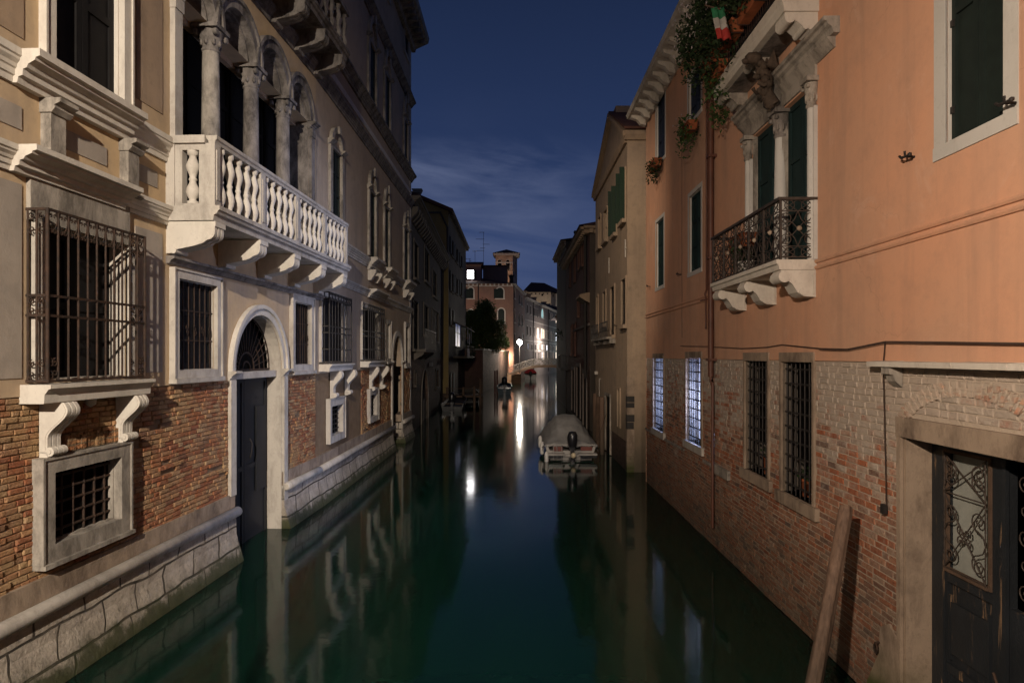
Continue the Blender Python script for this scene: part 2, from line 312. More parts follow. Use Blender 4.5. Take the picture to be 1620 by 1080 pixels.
class MB:
    def __init__(s, fr=WORLD): s.v = []; s.f = []; s.fr = fr; s.sm = []
    def add(s, vs, fs, smooth=False):
        b = len(s.v); s.v += [s.fr.pt(*p) for p in vs]
        for f in fs: s.f.append([b+i for i in f]); s.sm.append(smooth)
        return s
    def box(s, u0, u1, n0, n1, z0, z1):
        vs = [(u, n, z) for z in (z0, z1) for n in (n0, n1) for u in (u0, u1)]
        return s.add(vs, [(0, 1, 3, 2), (4, 6, 7, 5), (0, 4, 5, 1), (2, 3, 7, 6), (0, 2, 6, 4), (1, 5, 7, 3)])
    def prism(s, pts, a, b, axis, smooth=False):
        """extrude a closed outline: axis 'u' outline is (n,z); axis 'n' outline is (u,z); axis 'z' outline is (u,n)"""
        def P(p, q): return {'u': (q, p[0], p[1]), 'n': (p[0], q, p[1]), 'z': (p[0], p[1], q)}[axis]
        k = len(pts); vs = [P(p, a) for p in pts]+[P(p, b) for p in pts]
        s.add(vs, [(i, (i+1) % k, k+(i+1) % k, k+i) for i in range(k)], smooth)
        s.add(vs, [tuple(range(k)), tuple(range(2*k-1, k-1, -1))])
        return s
    def lathe(s, prof, cu, cn, seg=12, axis='z', base=0):
        k = len(prof); vs = []
        for i in range(seg):
            a = 2*PI*i/seg
            for r, z in prof:
                if axis == 'z': vs.append((cu+r*math.cos(a), cn+r*math.sin(a), base+z))
                elif axis == 'u': vs.append((base+z, cu+r*math.cos(a), cn+r*math.sin(a)))
                else: vs.append((cu+r*math.cos(a), base+z, cn+r*math.sin(a)))
        fs = [(i*k+j, ((i+1) % seg)*k+j, ((i+1) % seg)*k+j+1, i*k+j+1) for i in range(seg) for j in range(k-1)]
        s.add(vs, fs, True)
        s.add([vs[i*k] for i in range(seg)], [tuple(range(seg))]); s.add([vs[i*k+k-1] for i in range(seg)], [tuple(range(seg))])
        return s
    def tube(s, pts, r, seg=5, closed=False, r2=None):
        P = [Vector(p) for p in pts]; m = len(P); vs = []; up = None
        for i, p in enumerate(P):
            if closed: d = P[(i+1) % m]-P[i-1]
            else: d = P[min(i+1, m-1)]-P[max(i-1, 0)]
            if d.length < 1e-9: d = Vector((0, 0, 1))
            d.normalize()
            if up is None: up = Vector((0, 0, 1)) if abs(d.z) < .9 else Vector((1, 0, 0))
            a = up-d*up.dot(d)
            if a.length < 1e-6: a = d.orthogonal()
            a.normalize(); up = a; b = d.cross(a)
            rr = r if r2 is None else r+(r2-r)*i/(m-1)
            for j in range(seg):
                t = 2*PI*(j+.5)/seg; vs.append(tuple(p+a*rr*math.cos(t)+b*rr*math.sin(t)))
        e = m if closed else m-1
        s.add(vs, [(i*seg+j, i*seg+(j+1) % seg, ((i+1) % m)*seg+(j+1) % seg, ((i+1) % m)*seg+j) for i in range(e) for j in range(seg)], seg > 4)
        if not closed: s.add([vs[j] for j in range(seg)]+[vs[(m-1)*seg+j] for j in range(seg)], [tuple(range(seg)), tuple(range(seg, 2*seg))])
        return s
    def arc(s, cu, n, cz, r0, r1, n1, a0=0, a1=PI, k=16, ru=1.0):
        """a ring segment standing in the wall plane, from radius r0 to r1 and from n to n1"""
        vs = []
        for i in range(k+1):
            a = a0+(a1-a0)*i/k; c, q = math.cos(a)*ru, math.sin(a)
            vs += [(cu+c*r0, n, cz+q*r0), (cu+c*r1, n, cz+q*r1), (cu+c*r1, n1, cz+q*r1), (cu+c*r0, n1, cz+q*r0)]
        s.add(vs, [(4*i+j, 4*i+(j+1) % 4, 4*i+4+(j+1) % 4, 4*i+4+j) for i in range(k) for j in range(4)]+[(0, 1, 2, 3), tuple(4*k+j for j in range(4))])
        return s
    def blob(s, c, r, seed=0, sub=1, amp=.25):
        bm = bmesh.new(); bmesh.ops.create_icosphere(bm, subdivisions=sub, radius=1); rd = random.Random(seed)
        vs = [(c[0]+v.co.x*r[0]*(1+rd.uniform(-amp, amp)), c[1]+v.co.y*r[1]*(1+rd.uniform(-amp, amp)), c[2]+v.co.z*r[2]*(1+rd.uniform(-amp, amp))) for v in bm.verts]
        fs = [tuple(v.index for v in f.verts) for f in bm.faces]; bm.free()
        return s.add(vs, fs, True)

def wloc(o):
    v = Vector((0, 0, 0))
    while o is not None: v += o.location; o = o.parent
    return v
def part(name, mb, m, parent=None, label=None, recalc=True):
    """link the collected shapes as ONE mesh object under its parent"""
    me = bpy.data.meshes.new(name); o = bpy.data.objects.new(name, me); C.collection.objects.link(o)
    b = wloc(parent) if parent else Vector((0, 0, 0))
    if parent: o.parent = parent
    me.from_pydata([(p[0]-b.x, p[1]-b.y, p[2]-b.z) for p in mb.v], [], mb.f)
    if recalc:
        bm = bmesh.new(); bm.from_mesh(me); bmesh.ops.recalc_face_normals(bm, faces=bm.faces); bm.to_mesh(me); bm.free()
    me.polygons.foreach_set('use_smooth', mb.sm if len(mb.sm) == len(me.polygons) else [False]*len(me.polygons))
    me.materials.append(MAT[m]); me.update()
    if label: o['label'] = label
    return o
def thing(name, label, cat, loc, group=None, kind=None):
    o = bpy.data.objects.new(name, None); C.collection.objects.link(o); o.location = loc; o.empty_display_size = .3
    o['label'] = label; o['category'] = cat
    if group: o['group'] = group
    if kind: o['kind'] = kind
    return o
def single(name, mb, m, label, cat, group=None, kind=None, recalc=True):
    """a thing that is one mesh, its origin at its base"""
    k = len(mb.v); bx = sum(p[0] for p in mb.v)/k; by = sum(p[1] for p in mb.v)/k; bz = min(p[2] for p in mb.v)
    mb.v = [(p[0]-bx, p[1]-by, p[2]-bz) for p in mb.v]
    o = part(name, mb, m, None, None, recalc); o.location = (bx, by, bz)
    if label: o['label'] = label
    if cat: o['category'] = cat
    if group: o['group'] = group
    if kind: o['kind'] = kind
    return o
def copy_tree(o, parent=None, dz=None):
    c = o.copy(); C.collection.objects.link(c); c.parent = parent
    for ch in list(o.children): copy_tree(ch, c)
    return c

def wall(mb, u0, u1, z0, z1, holes, n=0.0, depth=.3):
    """a wall sheet with real openings and their reveals; a hole is (ua, ub, za, zb, arched), zb = springing when arched"""
    us, zs, hs = {u0, u1}, {z0, z1}, []
    for h in holes:
        ua, ub, za, zb = h[:4]; ar = h[4] if len(h) > 4 else False; d = h[5] if len(h) > 5 else depth
        r = (ub-ua)/2; top = zb+(r if ar else 0)
        if ub <= u0 or ua >= u1 or top <= z0 or za >= z1: continue
        ua, ub = max(ua, u0), min(ub, u1)
        if ar and zb >= z1-1e-6: ar = False; top = zb = z1
        hs.append((ua, ub, max(za, z0), min(zb, z1), ar, min(top, z1), d, za > z0, top < z1-1e-6))
        us |= {ua, ub}; zs |= {max(za, z0), min(top, z1)}
    us, zs = sorted(us), sorted(zs)
    for i in range(len(us)-1):
        for j in range(len(zs)-1):
            cu, cz = (us[i]+us[i+1])/2, (zs[j]+zs[j+1])/2
            if us[i+1]-us[i] < 1e-6 or zs[j+1]-zs[j] < 1e-6: continue
            if any(h[0] < cu < h[1] and h[2] < cz < h[5] for h in hs): continue
            mb.add([(us[i], n, zs[j]), (us[i+1], n, zs[j]), (us[i+1], n, zs[j+1]), (us[i], n, zs[j+1])], [(0, 1, 2, 3)])
    for ua, ub, za, zb, ar, top, d, bot, cap in hs:
        mb.add([(ua, n, za), (ua, n, zb), (ua, n-d, zb), (ua, n-d, za)], [(0, 1, 2, 3)])
        mb.add([(ub, n, za), (ub, n, zb), (ub, n-d, zb), (ub, n-d, za)], [(0, 1, 2, 3)])
        if bot: mb.add([(ua, n, za), (ub, n, za), (ub, n-d, za), (ua, n-d, za)], [(0, 1, 2, 3)])
        if ar:
            r = (ub-ua)/2; c = (ua+ub)/2; k = 12
            L = [(c-r*math.cos(PI/2*i/k), zb+r*math.sin(PI/2*i/k)) for i in range(k+1)]
            for sgn in (1, -1):
                q = [(c+sgn*(p[0]-c), p[1]) for p in L]
                for i in range(k):
                    mb.add([(q[i][0], n, q[i][1]), (q[i+1][0], n, q[i+1][1]), (q[i+1][0], n, top), (q[i][0], n, top)], [(0, 1, 2, 3)])
                    mb.add([(q[i][0], n, q[i][1]), (q[i+1][0], n, q[i+1][1]), (q[i+1][0], n-d, q[i+1][1]), (q[i][0], n-d, q[i][1])], [(0, 1, 2, 3)])
        elif cap: mb.add([(ua, n, zb), (ub, n, zb), (ub, n-d, zb), (ua, n-d, zb)], [(0, 1, 2, 3)])
    return mb
def surround(mb, u0, u1, z0, z1, w, pr, back=0.0, wt=None, wb=None, lin=.27):
    """a flat frame round an opening, mitre-less: jambs between head and sill"""
    wt = w if wt is None else wt; wb = w if wb is None else wb
    if wt: mb.box(u0-w, u1+w, back, pr, z1, z1+wt)
    if wb: mb.box(u0-w, u1+w, back, pr, z0-wb, z0)
    mb.box(u0-w, u0, back, pr, z0, z1); mb.box(u1, u1+w, back, pr, z0, z1)
    if lin:     # stone lining of the reveal
        mb.box(u0-.005, u0+.012, -lin, back-.001, z0, z1); mb.box(u1-.012, u1+.005, -lin, back-.001, z0, z1)
        mb.box(u0+.012, u1-.012, -lin, back-.001, z1-.012, z1+.005); mb.box(u0+.012, u1-.012, -lin, back-.001, z0-.005, z0+.012)
    # thin outer fillet standing 2 cm proud
    mb.box(u0-w-.03, u0-w, back, pr+.02, z0-wb, z1+wt); mb.box(u1+w, u1+w+.03, back, pr+.02, z0-wb, z1+wt)
    if wt: mb.box(u0-w-.03, u1+w+.03, back, pr+.02, z1+wt, z1+wt+.03)
    return mb
def cornice(mb, u0, u1, zt, zb, pr, n0=0.0, steps=None, ends=True):
    """a moulding swept along the wall: steps are (height fraction from top, projection fraction)"""
    st = steps or [(0, 1), (.22, 1), (.26, .86), (.34, .84), (.45, .62), (.56, .56), (.60, .44), (.78, .42), (.82, .28), (1, .24)]
    pts = [(n0+pr*b, zt-(zt-zb)*a) for a, b in st]; pts = [(n0-.01, zt)]+pts+[(n0-.01, zb)]
    return mb.prism(pts, u0, u1, 'u')
def spiral(c, r, turns, a0, k=18, d=1, rmin=.15):
    return [(c[0]+r*(1-(1-rmin)*i/k)*math.cos(a0+d*turns*2*PI*i/k), c[1]+r*(1-(1-rmin)*i/k)*math.sin(a0+d*turns*2*PI*i/k)) for i in range(k+1)]
def bars(mb, u0, u1, n, z0, z1, nu, nz, r=.011, rz=None, ends=True):
    for i in range(nu):
        u = u0+(u1-u0)*(i+.5)/nu
        mb.tube([(u, n, z0), (u, n, z1)], r, 5)
    for j in range(nz):
        z = z0+(z1-z0)*(j+(.5 if not ends else 0))/(nz-1 if ends and nz > 1 else nz)
        mb.box(u0, u1, n-.006, n+.006, z-(rz or r), z+(rz or r))
    return mb
def scroll_bracket(mb, u0, u1, z0, z1, d):
    """tall S-shaped console with three ribs and a volute at the foot; (n,z) outline"""
    h = z1-z0
    def edge(q):
        pts = []
        for i in range(29):
            t = i/28
            nn = d*(.30+.70*max(0, math.cos(t*PI*.60))**.8) if t < .5 else 0
            # bulging head, hollow waist, foot
            nn = d*(.64+.36*math.cos(PI*(t-.16)/.56)) if .16 < t < .72 else (d*(.86+.14*math.sin(PI/2*t/.16)) if t <= .16 else d*.28)
            pts.append((max(.02, nn-q), z1-h*t*.92))
        return pts
    o = edge(.022); mb.prism([(0, z1)]+o+[(0, o[-1][1])], u0, u1, 'u')
    w = u1-u0
    for k in range(3):
        a = u0+w*(.03+.335*k); b = a+w*.25
        e = edge(0); mb.prism([(0, z1-.001)]+e+[(0, e[-1][1]+.001)], a, b, 'u')
    r = h*.085
    for k, (a, b) in enumerate(((0, .28), (.335, .62), (.67, 1.0))):
        mb.lathe([(r, 0), (r, w*(b-a))], d*.28+r*.55, z0+r*1.25, 14, 'u', u0+w*a)
    mb.lathe([(r*.45, 0), (r*.45, .012)], d*.28+r*.55, z0+r*1.25, 10, 'u', u0-.012)
    mb.box(u0, u1, 0, d*.3, z0+.0, z0+h*.1)
    return mb
def corbel(mb, u0, u1, z0, z1, d, ribs=3):
    """balcony corbel: deep head, hollow underside, ribbed nose"""
    h = z1-z0
    def edge(q):
        p = [(d-q, z1-h*.16), (d-q*1.0, z1-h*.34)]
        for i in range(1, 7):
            a = PI/2*i/6; p.append((d-q-d*.16*(1-math.cos(a)), z1-h*.34-h*.24*math.sin(a)))
        for i in range(1, 9):
            t = i/8; p.append((d*(.84-.66*t)-q*(1-t), z1-h*(.58+.30*t**.55)))
        p.append((d*.14, z0+h*.02)); return p
    w = u1-u0; e = edge(.02)
    mb.prism([(0, z1), (d*1.02, z1), (d*1.02, z1-h*.16)]+e+[(0, z0)], u0, u1, 'u')
    for k in range(ribs):
        a = u0+w*(.02+.98*k/ribs); e = edge(0)
        mb.prism([(0, z1-h*.165)]+e+[(0, z0+.003)], a, a+w*(.72/ribs), 'u')
    mb.lathe([(h*.12, 0), (h*.12, w*1.04)], d*.80, z1-h*.42, 12, 'u', u0-w*.02)
    mb.lathe([(h*.09, 0), (h*.09, w*1.1)], d*.16, z0+h*.08, 10, 'u', u0-w*.05)
    return mb
BAL = [(.055, 0), (.055, .05), (.035, .06), (.035, .09), (.052, .14), (.066, .22), (.060, .30), (.038, .38), (.030, .43), (.040, .455), (.040, .475), (.030, .50), (.038, .56), (.062, .66), (.066, .72), (.050, .80), (.034, .87), (.034, .91), (.055, .93), (.055, 1.0)]
def baluster_mb(fr, u, n, z0, z1, sc=1.0, seg=10):
    mb = MB(fr); h = z1-z0
    return mb.lathe([(r*sc*1.15, z*h) for r, z in BAL], u, n, seg, 'z', z0)
def capital(mb, u, n, z0, h, r):
    """leafy capital with corner volutes under a square abacus"""
    mb.lathe([(r*.98, 0), (r*1.12, h*.04), (r*1.12, h*.10), (r*.95, h*.13), (r*1.05, h*.3), (r*1.35, h*.55), (r*1.5, h*.80)], u, n, 14, 'z', z0)
    mb.box(u-r*1.65, u+r*1.65, n-r*1.65, n+r*1.65, z0+h*.84, z0+h)
    for su in (-1, 1):
        for sn in (-1, 1):
            mb.lathe([(r*.36, 0), (r*.42, r*.25), (r*.36, r*.5)], u+su*r*1.25, z0+h*.68, 10, 'n', n+sn*r*1.25-r*.25)
    for i in range(8):
        a = 2*PI*i/8; mb.blob((u+math.cos(a)*r*1.12, n+math.sin(a)*r*1.12, z0+h*.36), (r*.26, r*.26, h*.17), i, 1, .1)
    return mb
def leaf_cloud(mb, c, rad, count, size, rd, droop=0.0, flat=.6):
    for i in range(count):
        while True:
            p = [rd.uniform(-1, 1) for _ in range(3)]; q = sum(x*x for x in p)
            if .12 < q <= 1: break
        k = rd.uniform(.8, 1.05)
        x, y, z = (c[j]+p[j]*rad[j]*k for j in range(3)); z -= droop*rd.random()**2
        s = size*rd.uniform(.6, 1.4); a = rd.uniform(0, 2*PI); b = rd.uniform(-1.1, 1.1)
        du = Vector((math.cos(a)*math.cos(b), math.sin(a)*math.cos(b), math.sin(b)))*s
        dv = Vector((-math.sin(a), math.cos(a), rd.uniform(-.6, .6))).normalized()*s*.32
        o = Vector((x, y, z))
        mb.add([tuple(o-du*.5), tuple(o+dv-du*.05), tuple(o+du*.5), tuple(o-dv-du*.05)], [(0, 1, 2, 3)])
    return mb

from mathutils import noise as mnoise
def brickwork(fr, u0, u1, z0, z1, holes, bl, bh, gap, seed, proud=(.0, .012), wav=.012, erode=0.0, jit=.004, miss=.0, n0=0.0, finebelow=None):
    """courses of single bricks set on the mortar bed, each its own little worn block"""
    rd = random.Random(seed); mb = MB(fr); z = z0
    def N(u, z, s, k=0): return mnoise.noise(Vector((u*s, z*s, 7.3+k)))
    while z < z1-.02:
        h = min(bh*rd.uniform(.93, 1.07), z1-z)
        if finebelow and z < finebelow: h = bh*.86
        iv = [(u0, u1)]
        for hh in holes:
            top = hh[3]+((hh[1]-hh[0])/2 if hh[4] else 0)
            if hh[2] < z+h and top > z:
                nv = []
                for a, b in iv:
                    if hh[1] <= a or hh[0] >= b: nv.append((a, b)); continue
                    if hh[0] > a: nv.append((a, hh[0]))
                    if hh[1] < b: nv.append((hh[1], b))
                iv = nv
        for a, b in iv:
            u = a-rd.uniform(0, bl)
            while u < b:
                l = bl*rd.uniform(.86, 1.1) if rd.random() < .72 else bl*.52
                p, q = max(u, a)+gap/2, min(u+l, b)-gap/2; u += l
                if q-p < .03: continue
                c = (p+q)/2; w = wav*N(c, z, .7)*2
                e = N(c, z, 1.5)+.5*N(c, z, 4.0, 3)
                if miss and e > .34 and rd.random() < miss: continue
                pr = max(n0+rd.uniform(*proud)+(erode*e*.9 if erode else 0), n0-.020)
                ins = min(gap*.45+rd.uniform(0, .004)+(abs(erode)*.10 if erode else 0), .012)
                za, zb = z+gap/2+w, z+h-gap/2+w; j = lambda s=1: rd.uniform(-jit, jit)*s
                vs = [(p, n0-.035, za), (q, n0-.035, za), (q, n0-.035, zb), (p, n0-.035, zb)]
                vs += [(p+j(.5), pr-.007, za+j(.5)), (q+j(.5), pr-.007, za+j(.5)), (q+j(.5), pr-.007, zb+j(.5)), (p+j(.5), pr-.007, zb+j(.5))]
                vs += [(p+ins+j(), pr+j(), za+ins*.7+j(.5)), (q-ins+j(), pr+j(), za+ins*.7+j(.5)), (q-ins+j(), pr+j(), zb-ins*.7+j(.5)), (p+ins+j(), pr+j(), zb-ins*.7+j(.5))]
                mb.add(vs, [(0, 1, 5, 4), (1, 2, 6, 5), (2, 3, 7, 6), (3, 0, 4, 7), (4, 5, 9, 8), (5, 6, 10, 9), (6, 7, 11, 10), (7, 4, 8, 11), (8, 9, 10, 11)])
        z += h
    return mb
# ---------------------------------------------------------------- lamps the place has, then added fill lights (their own light sits with each lamp)
def light(name, loc, power, col, parent, radius=.12, typ='POINT', rot=None, **kw):
    l = bpy.data.lights.new(name, typ); l.energy = power; l.color = col; l.shadow_soft_size = radius
    for k, v in kw.items(): setattr(l, k, v)
    o = bpy.data.objects.new(name, l); C.collection.objects.link(o); o.parent = parent; o.location = Vector(loc)-wloc(parent)
    if rot: o.rotation_euler = rot
    return o
def post_lamp(label, x, y, z, base_z, power, col, radius=.14, aim=None, size=100, blend=1.0):
    t = thing('street_lamp', label, 'street lamp', (x, y, base_z))
    m = MB(); m.lathe([(.13, 0), (.13, .15), (.07, .25), (.05, .9), (.04, z-base_z-.28), (.09, z-base_z-.26)], x, y, 10, 'z', base_z); part('post', m, 'black iron', t)
    m = MB(); m.lathe([(.30, z+.30), (.32, z+.32), (.10, z+.46), (.02, z+.5)], x, y, 10, 'z', 0); part('lamp_cap', m, 'black iron', t)
    m = MB()
    for i in range(6):
        a = 2*PI*i/6; m.tube([(x+.09*math.cos(a), y+.09*math.sin(a), z-.26), (x+.29*math.cos(a), y+.29*math.sin(a), z+.31)], .009, 4)
    part('lantern_frame', m, 'black iron', t)
    if aim: light('lamp_light', (x, y, z), power, col, t, radius, 'SPOT', (Vector(aim)-Vector((x, y, z))).to_track_quat('-Z', 'Y').to_euler(), spot_size=R(size), spot_blend=blend)
    else: light('lamp_light', (x, y, z), power, col, t, radius)
    return t
m = MB(); m.box(-7, 6, -14, .35, 1.55, 1.75); m.box(-7, 6, .16, .35, 1.7, 2.0)
o = single('stone_bridge', m, 'weathered stone', 'low stone bridge deck the view is taken from', 'bridge')
post_lamp('tall lamp post far behind on the near bridge', .4, -12.5, 10.8, 1.7, 36000, (1, .87, .72), .10, (-9.0, 12.5, 1.6), 58)
post_lamp('short lamp post at the near bridge edge', -1.6, -.6, 5.7, 1.7, 3500, (1, .81, .64), .08, (3.8, 7.0, 2.6), 112)

def fill_spot(label, x, y, z, tx, ty, tz, power, col, size=100, blend=.6, radius=.3):  # unseen spot added to brighten the facades across the canal
    t = thing('fill_light', label, 'fill_light', (x, y, z)); d = (Vector((tx, ty, tz))-Vector((x, y, z))).normalized()
    mb = MB(); p = Vector((x, y, z))-d*.25; mb.tube([tuple(p-d*.2), tuple(p), tuple(p+d*.12)], .16, 10, r2=.2); part('fill_housing', mb, 'black iron', t)
    light('lamp_light', (x, y, z), power, col, t, radius, 'SPOT', d.to_track_quat('-Z', 'Y').to_euler(), spot_size=R(size), spot_blend=blend)
fill_spot('unseen warm fill light added high over the left bank', -3.4, 9.5, 11.0, 3.9, 25, 5.0, 3600, (1, .80, .60), 50, .8)
fill_spot('unseen cool fill light added high over the right bank', 3.1, 11.0, 11.5, -4.8, 14.5, 4.0, 1000, (.62, .69, 1), 62, .7)

# ================================================================ LEFT: the palazzo (near wing LA, far wing LB)
pal = thing('palazzo', 'ochre and white stone palazzo on a brick base with a long balustraded balcony', 'building', (-4.9, 12, 0))
LA = Fr(-5.4865, 0, .05, 1)
ub = LA.u(500); bx, by, _ = LA.pt(ub, 0, 0)
LB = Fr(bx, by, (822-CX)/F, 1)
ue = LB.u(650); uA0 = -2.0
ZT = LB.z(650, 60)                                   # roof line
def LAz(px, py, off=0): return LA.z(px, py, off)
zb1 = LAz(360, 602); ztor = LA.z(376, 810, .17); zbase = LAz(360, 784)
zstr2 = (LAz(0, 71)+LAz(240, 205))/2                 # upper string (balcony rail level)
zstr1 = LAz(237, 311, .2)
holesA, holesB = [], []
def hole(H_, fr, x0, x1, yt, yb, xr, arch=False, d=.3, yt_arch=None):
    u0, u1 = sorted((fr.u(x0), fr.u(x1))); zt, zb = fr.z(xr, yt), fr.z(xr, yb)
    if arch: zt -= (u1-u0)/2
    h = (u0, u1, zb, zt, arch, d); H_.append(h); return h
def leafed_panes(mb, u0, u1, n, z0, z1, k=2, rows=3, t=.05, arch=False):
    """a pair of boarded leaves: stiles, rails and sunk panels"""
    w = (u1-u0)/k
    for i in range(k):
        a, b = u0+i*w+.006, u0+(i+1)*w-.006
        mb.box(a, b, n-.04, n, z0, z1)
        s = min(.09, w*.16)
        mb.box(a, a+s, n, n+.025, z0, z1); mb.box(b-s, b, n, n+.025, z0, z1)
        for j in range(rows+1):
            z = z0+(z1-z0-s)*j/rows; mb.box(a+s, b-s, n, n+.025, z, z+s)
    return mb
def pane(fr, parent, h, m='dark shutter', k=2, rows=3, name='window', n=None, label=None):
    u0, u1, z0, z1, ar, d = h
    mb = MB(fr); n = -d+.03 if n is None else n
    zt = z1
    leafed_panes(mb, u0, u1, n, z0, zt, k, rows)
    mb.box(u0-.05, u1+.05, n-.06, n-.045, z0-.05, z1+((u1-u0)/2 if ar else 0)+.05)
    return part(name, mb, m, parent, label)

# --- ground floor, near wing
# square barred window low in the brick
hS = hole(holesA, LA, 74, 181, 747, 860, 75, d=.13)
o = pane(LA, pal, hS, 'void', 1, 1)
mb = MB(LA); surround(mb, hS[0], hS[1], hS[2], hS[3], .165, .10, -.01, wt=.15, wb=.18, lin=.10); mb.box(hS[0]-.20, hS[1]+.20, 0, .15, hS[2]-.23, hS[2]-.181)
part('frame', mb, 'weathered stone', o)
mb = MB(LA)
for i in range(6):
    u = hS[0]+(hS[1]-hS[0])*(i+.6)/6.2; mb.tube([(u, -.06, hS[2]), (u, -.06, hS[3])], .016, 6)
for j in range(5):
    z = hS[2]+(hS[3]-hS[2])*(j+.7)/5.2; mb.tube([(hS[0], -.06, z), (hS[1], -.06, z)], .017, 6)
    for i in range(6):
        u = hS[0]+(hS[1]-hS[0])*(i+.6)/6.2; mb.blob((u, -.06, z), (.026, .026, .03), i+j, 1, .1)
part('grille', mb, 'rusty iron', o)

def cage(fr, parent, x0, x1, yt, yb, off, sillh, big=True, open_x=None, frame_w=.16, frieze=True):
    """projecting iron cage on a sill, S-scroll brackets and the window behind it"""
    u0, u1 = fr.u(x0, off), fr.u(x1, off); zt, zb = fr.z((x0+x1)/2, yt, off), fr.z((x0+x1)/2, yb, off)
    mb = MB(fr); n = off
    nb = 11 if big else 8
    L = u1-u0
    for i in range(nb+1):
        u = u0+L*i/nb; r = .013 if 0 < i < nb else .020
        mb.tube([(u, n, zb), (u, n, zt)], r, 6)
    for nn in (.5*n, .02): 
        for u in (u0, u1): mb.tube([(u, nn, zb), (u, nn, zt)], .013, 5)
    fz = .30 if big else .22; hgt = zt-zb
    rows = [zb+.015, zt-.012, zt-fz, zb+hgt*.50, zb+hgt*.385] if big else [zb+.015, zt-.012, zt-fz*.8, zb+hgt*.52, zb+hgt*.43, zb+hgt*.2]
    for z in rows:
        if big and abs(z-(zt-fz)) < 1e-6: continue
        mb.box(u0, u1, n-.008, n+.010, z-.014, z+.014)
        for u in (u0, u1): mb.box(u-.010, u+.010, 0, n, z-.014, z+.014)
    q = part('cage', mb, 'rusty iron' if big else 'black iron', parent)
    mb = MB(fr)
    for i in range(nb):
        a, b = u0+L*i/nb, u0+L*(i+1)/nb; c = (a+b)/2; w = b-a
        for sg in (-1, 1):
            pts = spiral((c+sg*w*.22, zt-fz*.78), w*.20, 1.1, PI/2, 12, sg)
            pts = [(c+sg*w*.30, zt-.03), (c+sg*w*.44, zt-fz*.30), (c+sg*w*.40, zt-fz*.48)]+pts[::1]
            mb.tube([(p[0], n, p[1]) for p in pts], .007, 4)
            top = spiral((c+sg*w*.20, zt-fz*.22), w*.15, 1.0, -PI/2, 9, -sg)
            mb.tube([(p[0], n, p[1]) for p in top], .006, 4)
    if big:
        for (zc, hh) in ((zb+hgt*.44, hgt*.055), (zb+.14, .12), (zt-.16, .14)):       # scrolls on the side facing the bridge and in the corners
            for cn in (n*.27, n*.73):
                for sg in (-1, 1):
                    pts = spiral((cn, zc+sg*hh*.5), n*.17, 1.3, PI/2*sg, 12, sg)
                    mb.tube([(u0, p[0], p[1]) for p in pts], .008, 4); mb.tube([(u1, p[0], p[1]) for p in pts], .008, 4)
        for a in (u0+L*.045, u0+L*.955):
            for sg in (-1, 1):
                for dz in (-1, 1):
                    pts = spiral((a+sg*L*.02, zb+.15+dz*.06), .05, 1.2, PI/2*dz, 10, sg*dz)
                    mb.tube([(p[0], n, p[1]) for p in pts], .008, 4)
    part('scrollwork', mb, 'rusty iron' if big else 'black iron', q)
    return u0, u1, zb, zt
# --- big caged window
CG = .235
u0, u1, zb, zt = cage(LA, pal, 75, 229, 351.5, 601, CG, .2)
hW = (LA.u(66), LA.u(199), zb+.02, LAz(62, 352), False, .27); holesA.append(hW)
o = pane(LA, pal, hW, 'dark shutter', 2, 2, n=-.24)
mb = MB(LA); surround(mb, hW[0], hW[1], hW[2], hW[3], .13, .05, -.01, wt=.0, wb=.0, lin=.23); part('frame', mb, 'istrian stone', o)
mb = MB(LA); zf = LAz(55, 250); zf0 = hW[3]
mb.box(u0+.0, LA.u(200), 0, .05, zf0, zf-.12); cornice(mb, u0-.06, LA.u(210), zf-.01, zf-.14, .16)
part('frieze', mb, 'weathered stone', o)
zs0 = zb-.02
mb = MB(LA); cornice(mb, u0-.08, u1+.08, zs0, zs0-.20, CG+.10, steps=[(0, 1), (.2, 1), (.25, .92), (.45, .84), (.5, .8), (.97, .78), (1, .76)]); part('sill', mb, 'white stone', o)
zc1 = zs0-.205; zc0 = LAz(60, 722)
mb = MB(LA); scroll_bracket(mb, LA.u(62), LA.u(62)+.21, LAz(60, 724), zc1, CG+.08); part('console', mb, 'white stone', o)
mb = MB(LA); scroll_bracket(mb, LA.u(183), LA.u(183)+.21, LAz(60, 724), zc1, CG+.08); part('console', mb, 'white stone', o)
mb = MB(LA); uc = LA.u(137); zc = LAz(137, 634); mb.blob((uc, .05, zc), (.07, .07, .08), 3, 1, .3); part('carved_boss', mb, 'white stone', o)
# brick soldier course over the square window
mb = MB(LA); rd = random.Random(5); uu = LA.u(98)
while uu < LA.u(184): 
    q = rd.uniform(.07, .10); mb.box(uu+.006, uu+q-.006, -.02, rd.uniform(.012, .04), hS[3]+.19, hS[3]+.19+rd.uniform(.16, .21)); uu += q
part('soldier_course', mb, 'weathered brick', pal)

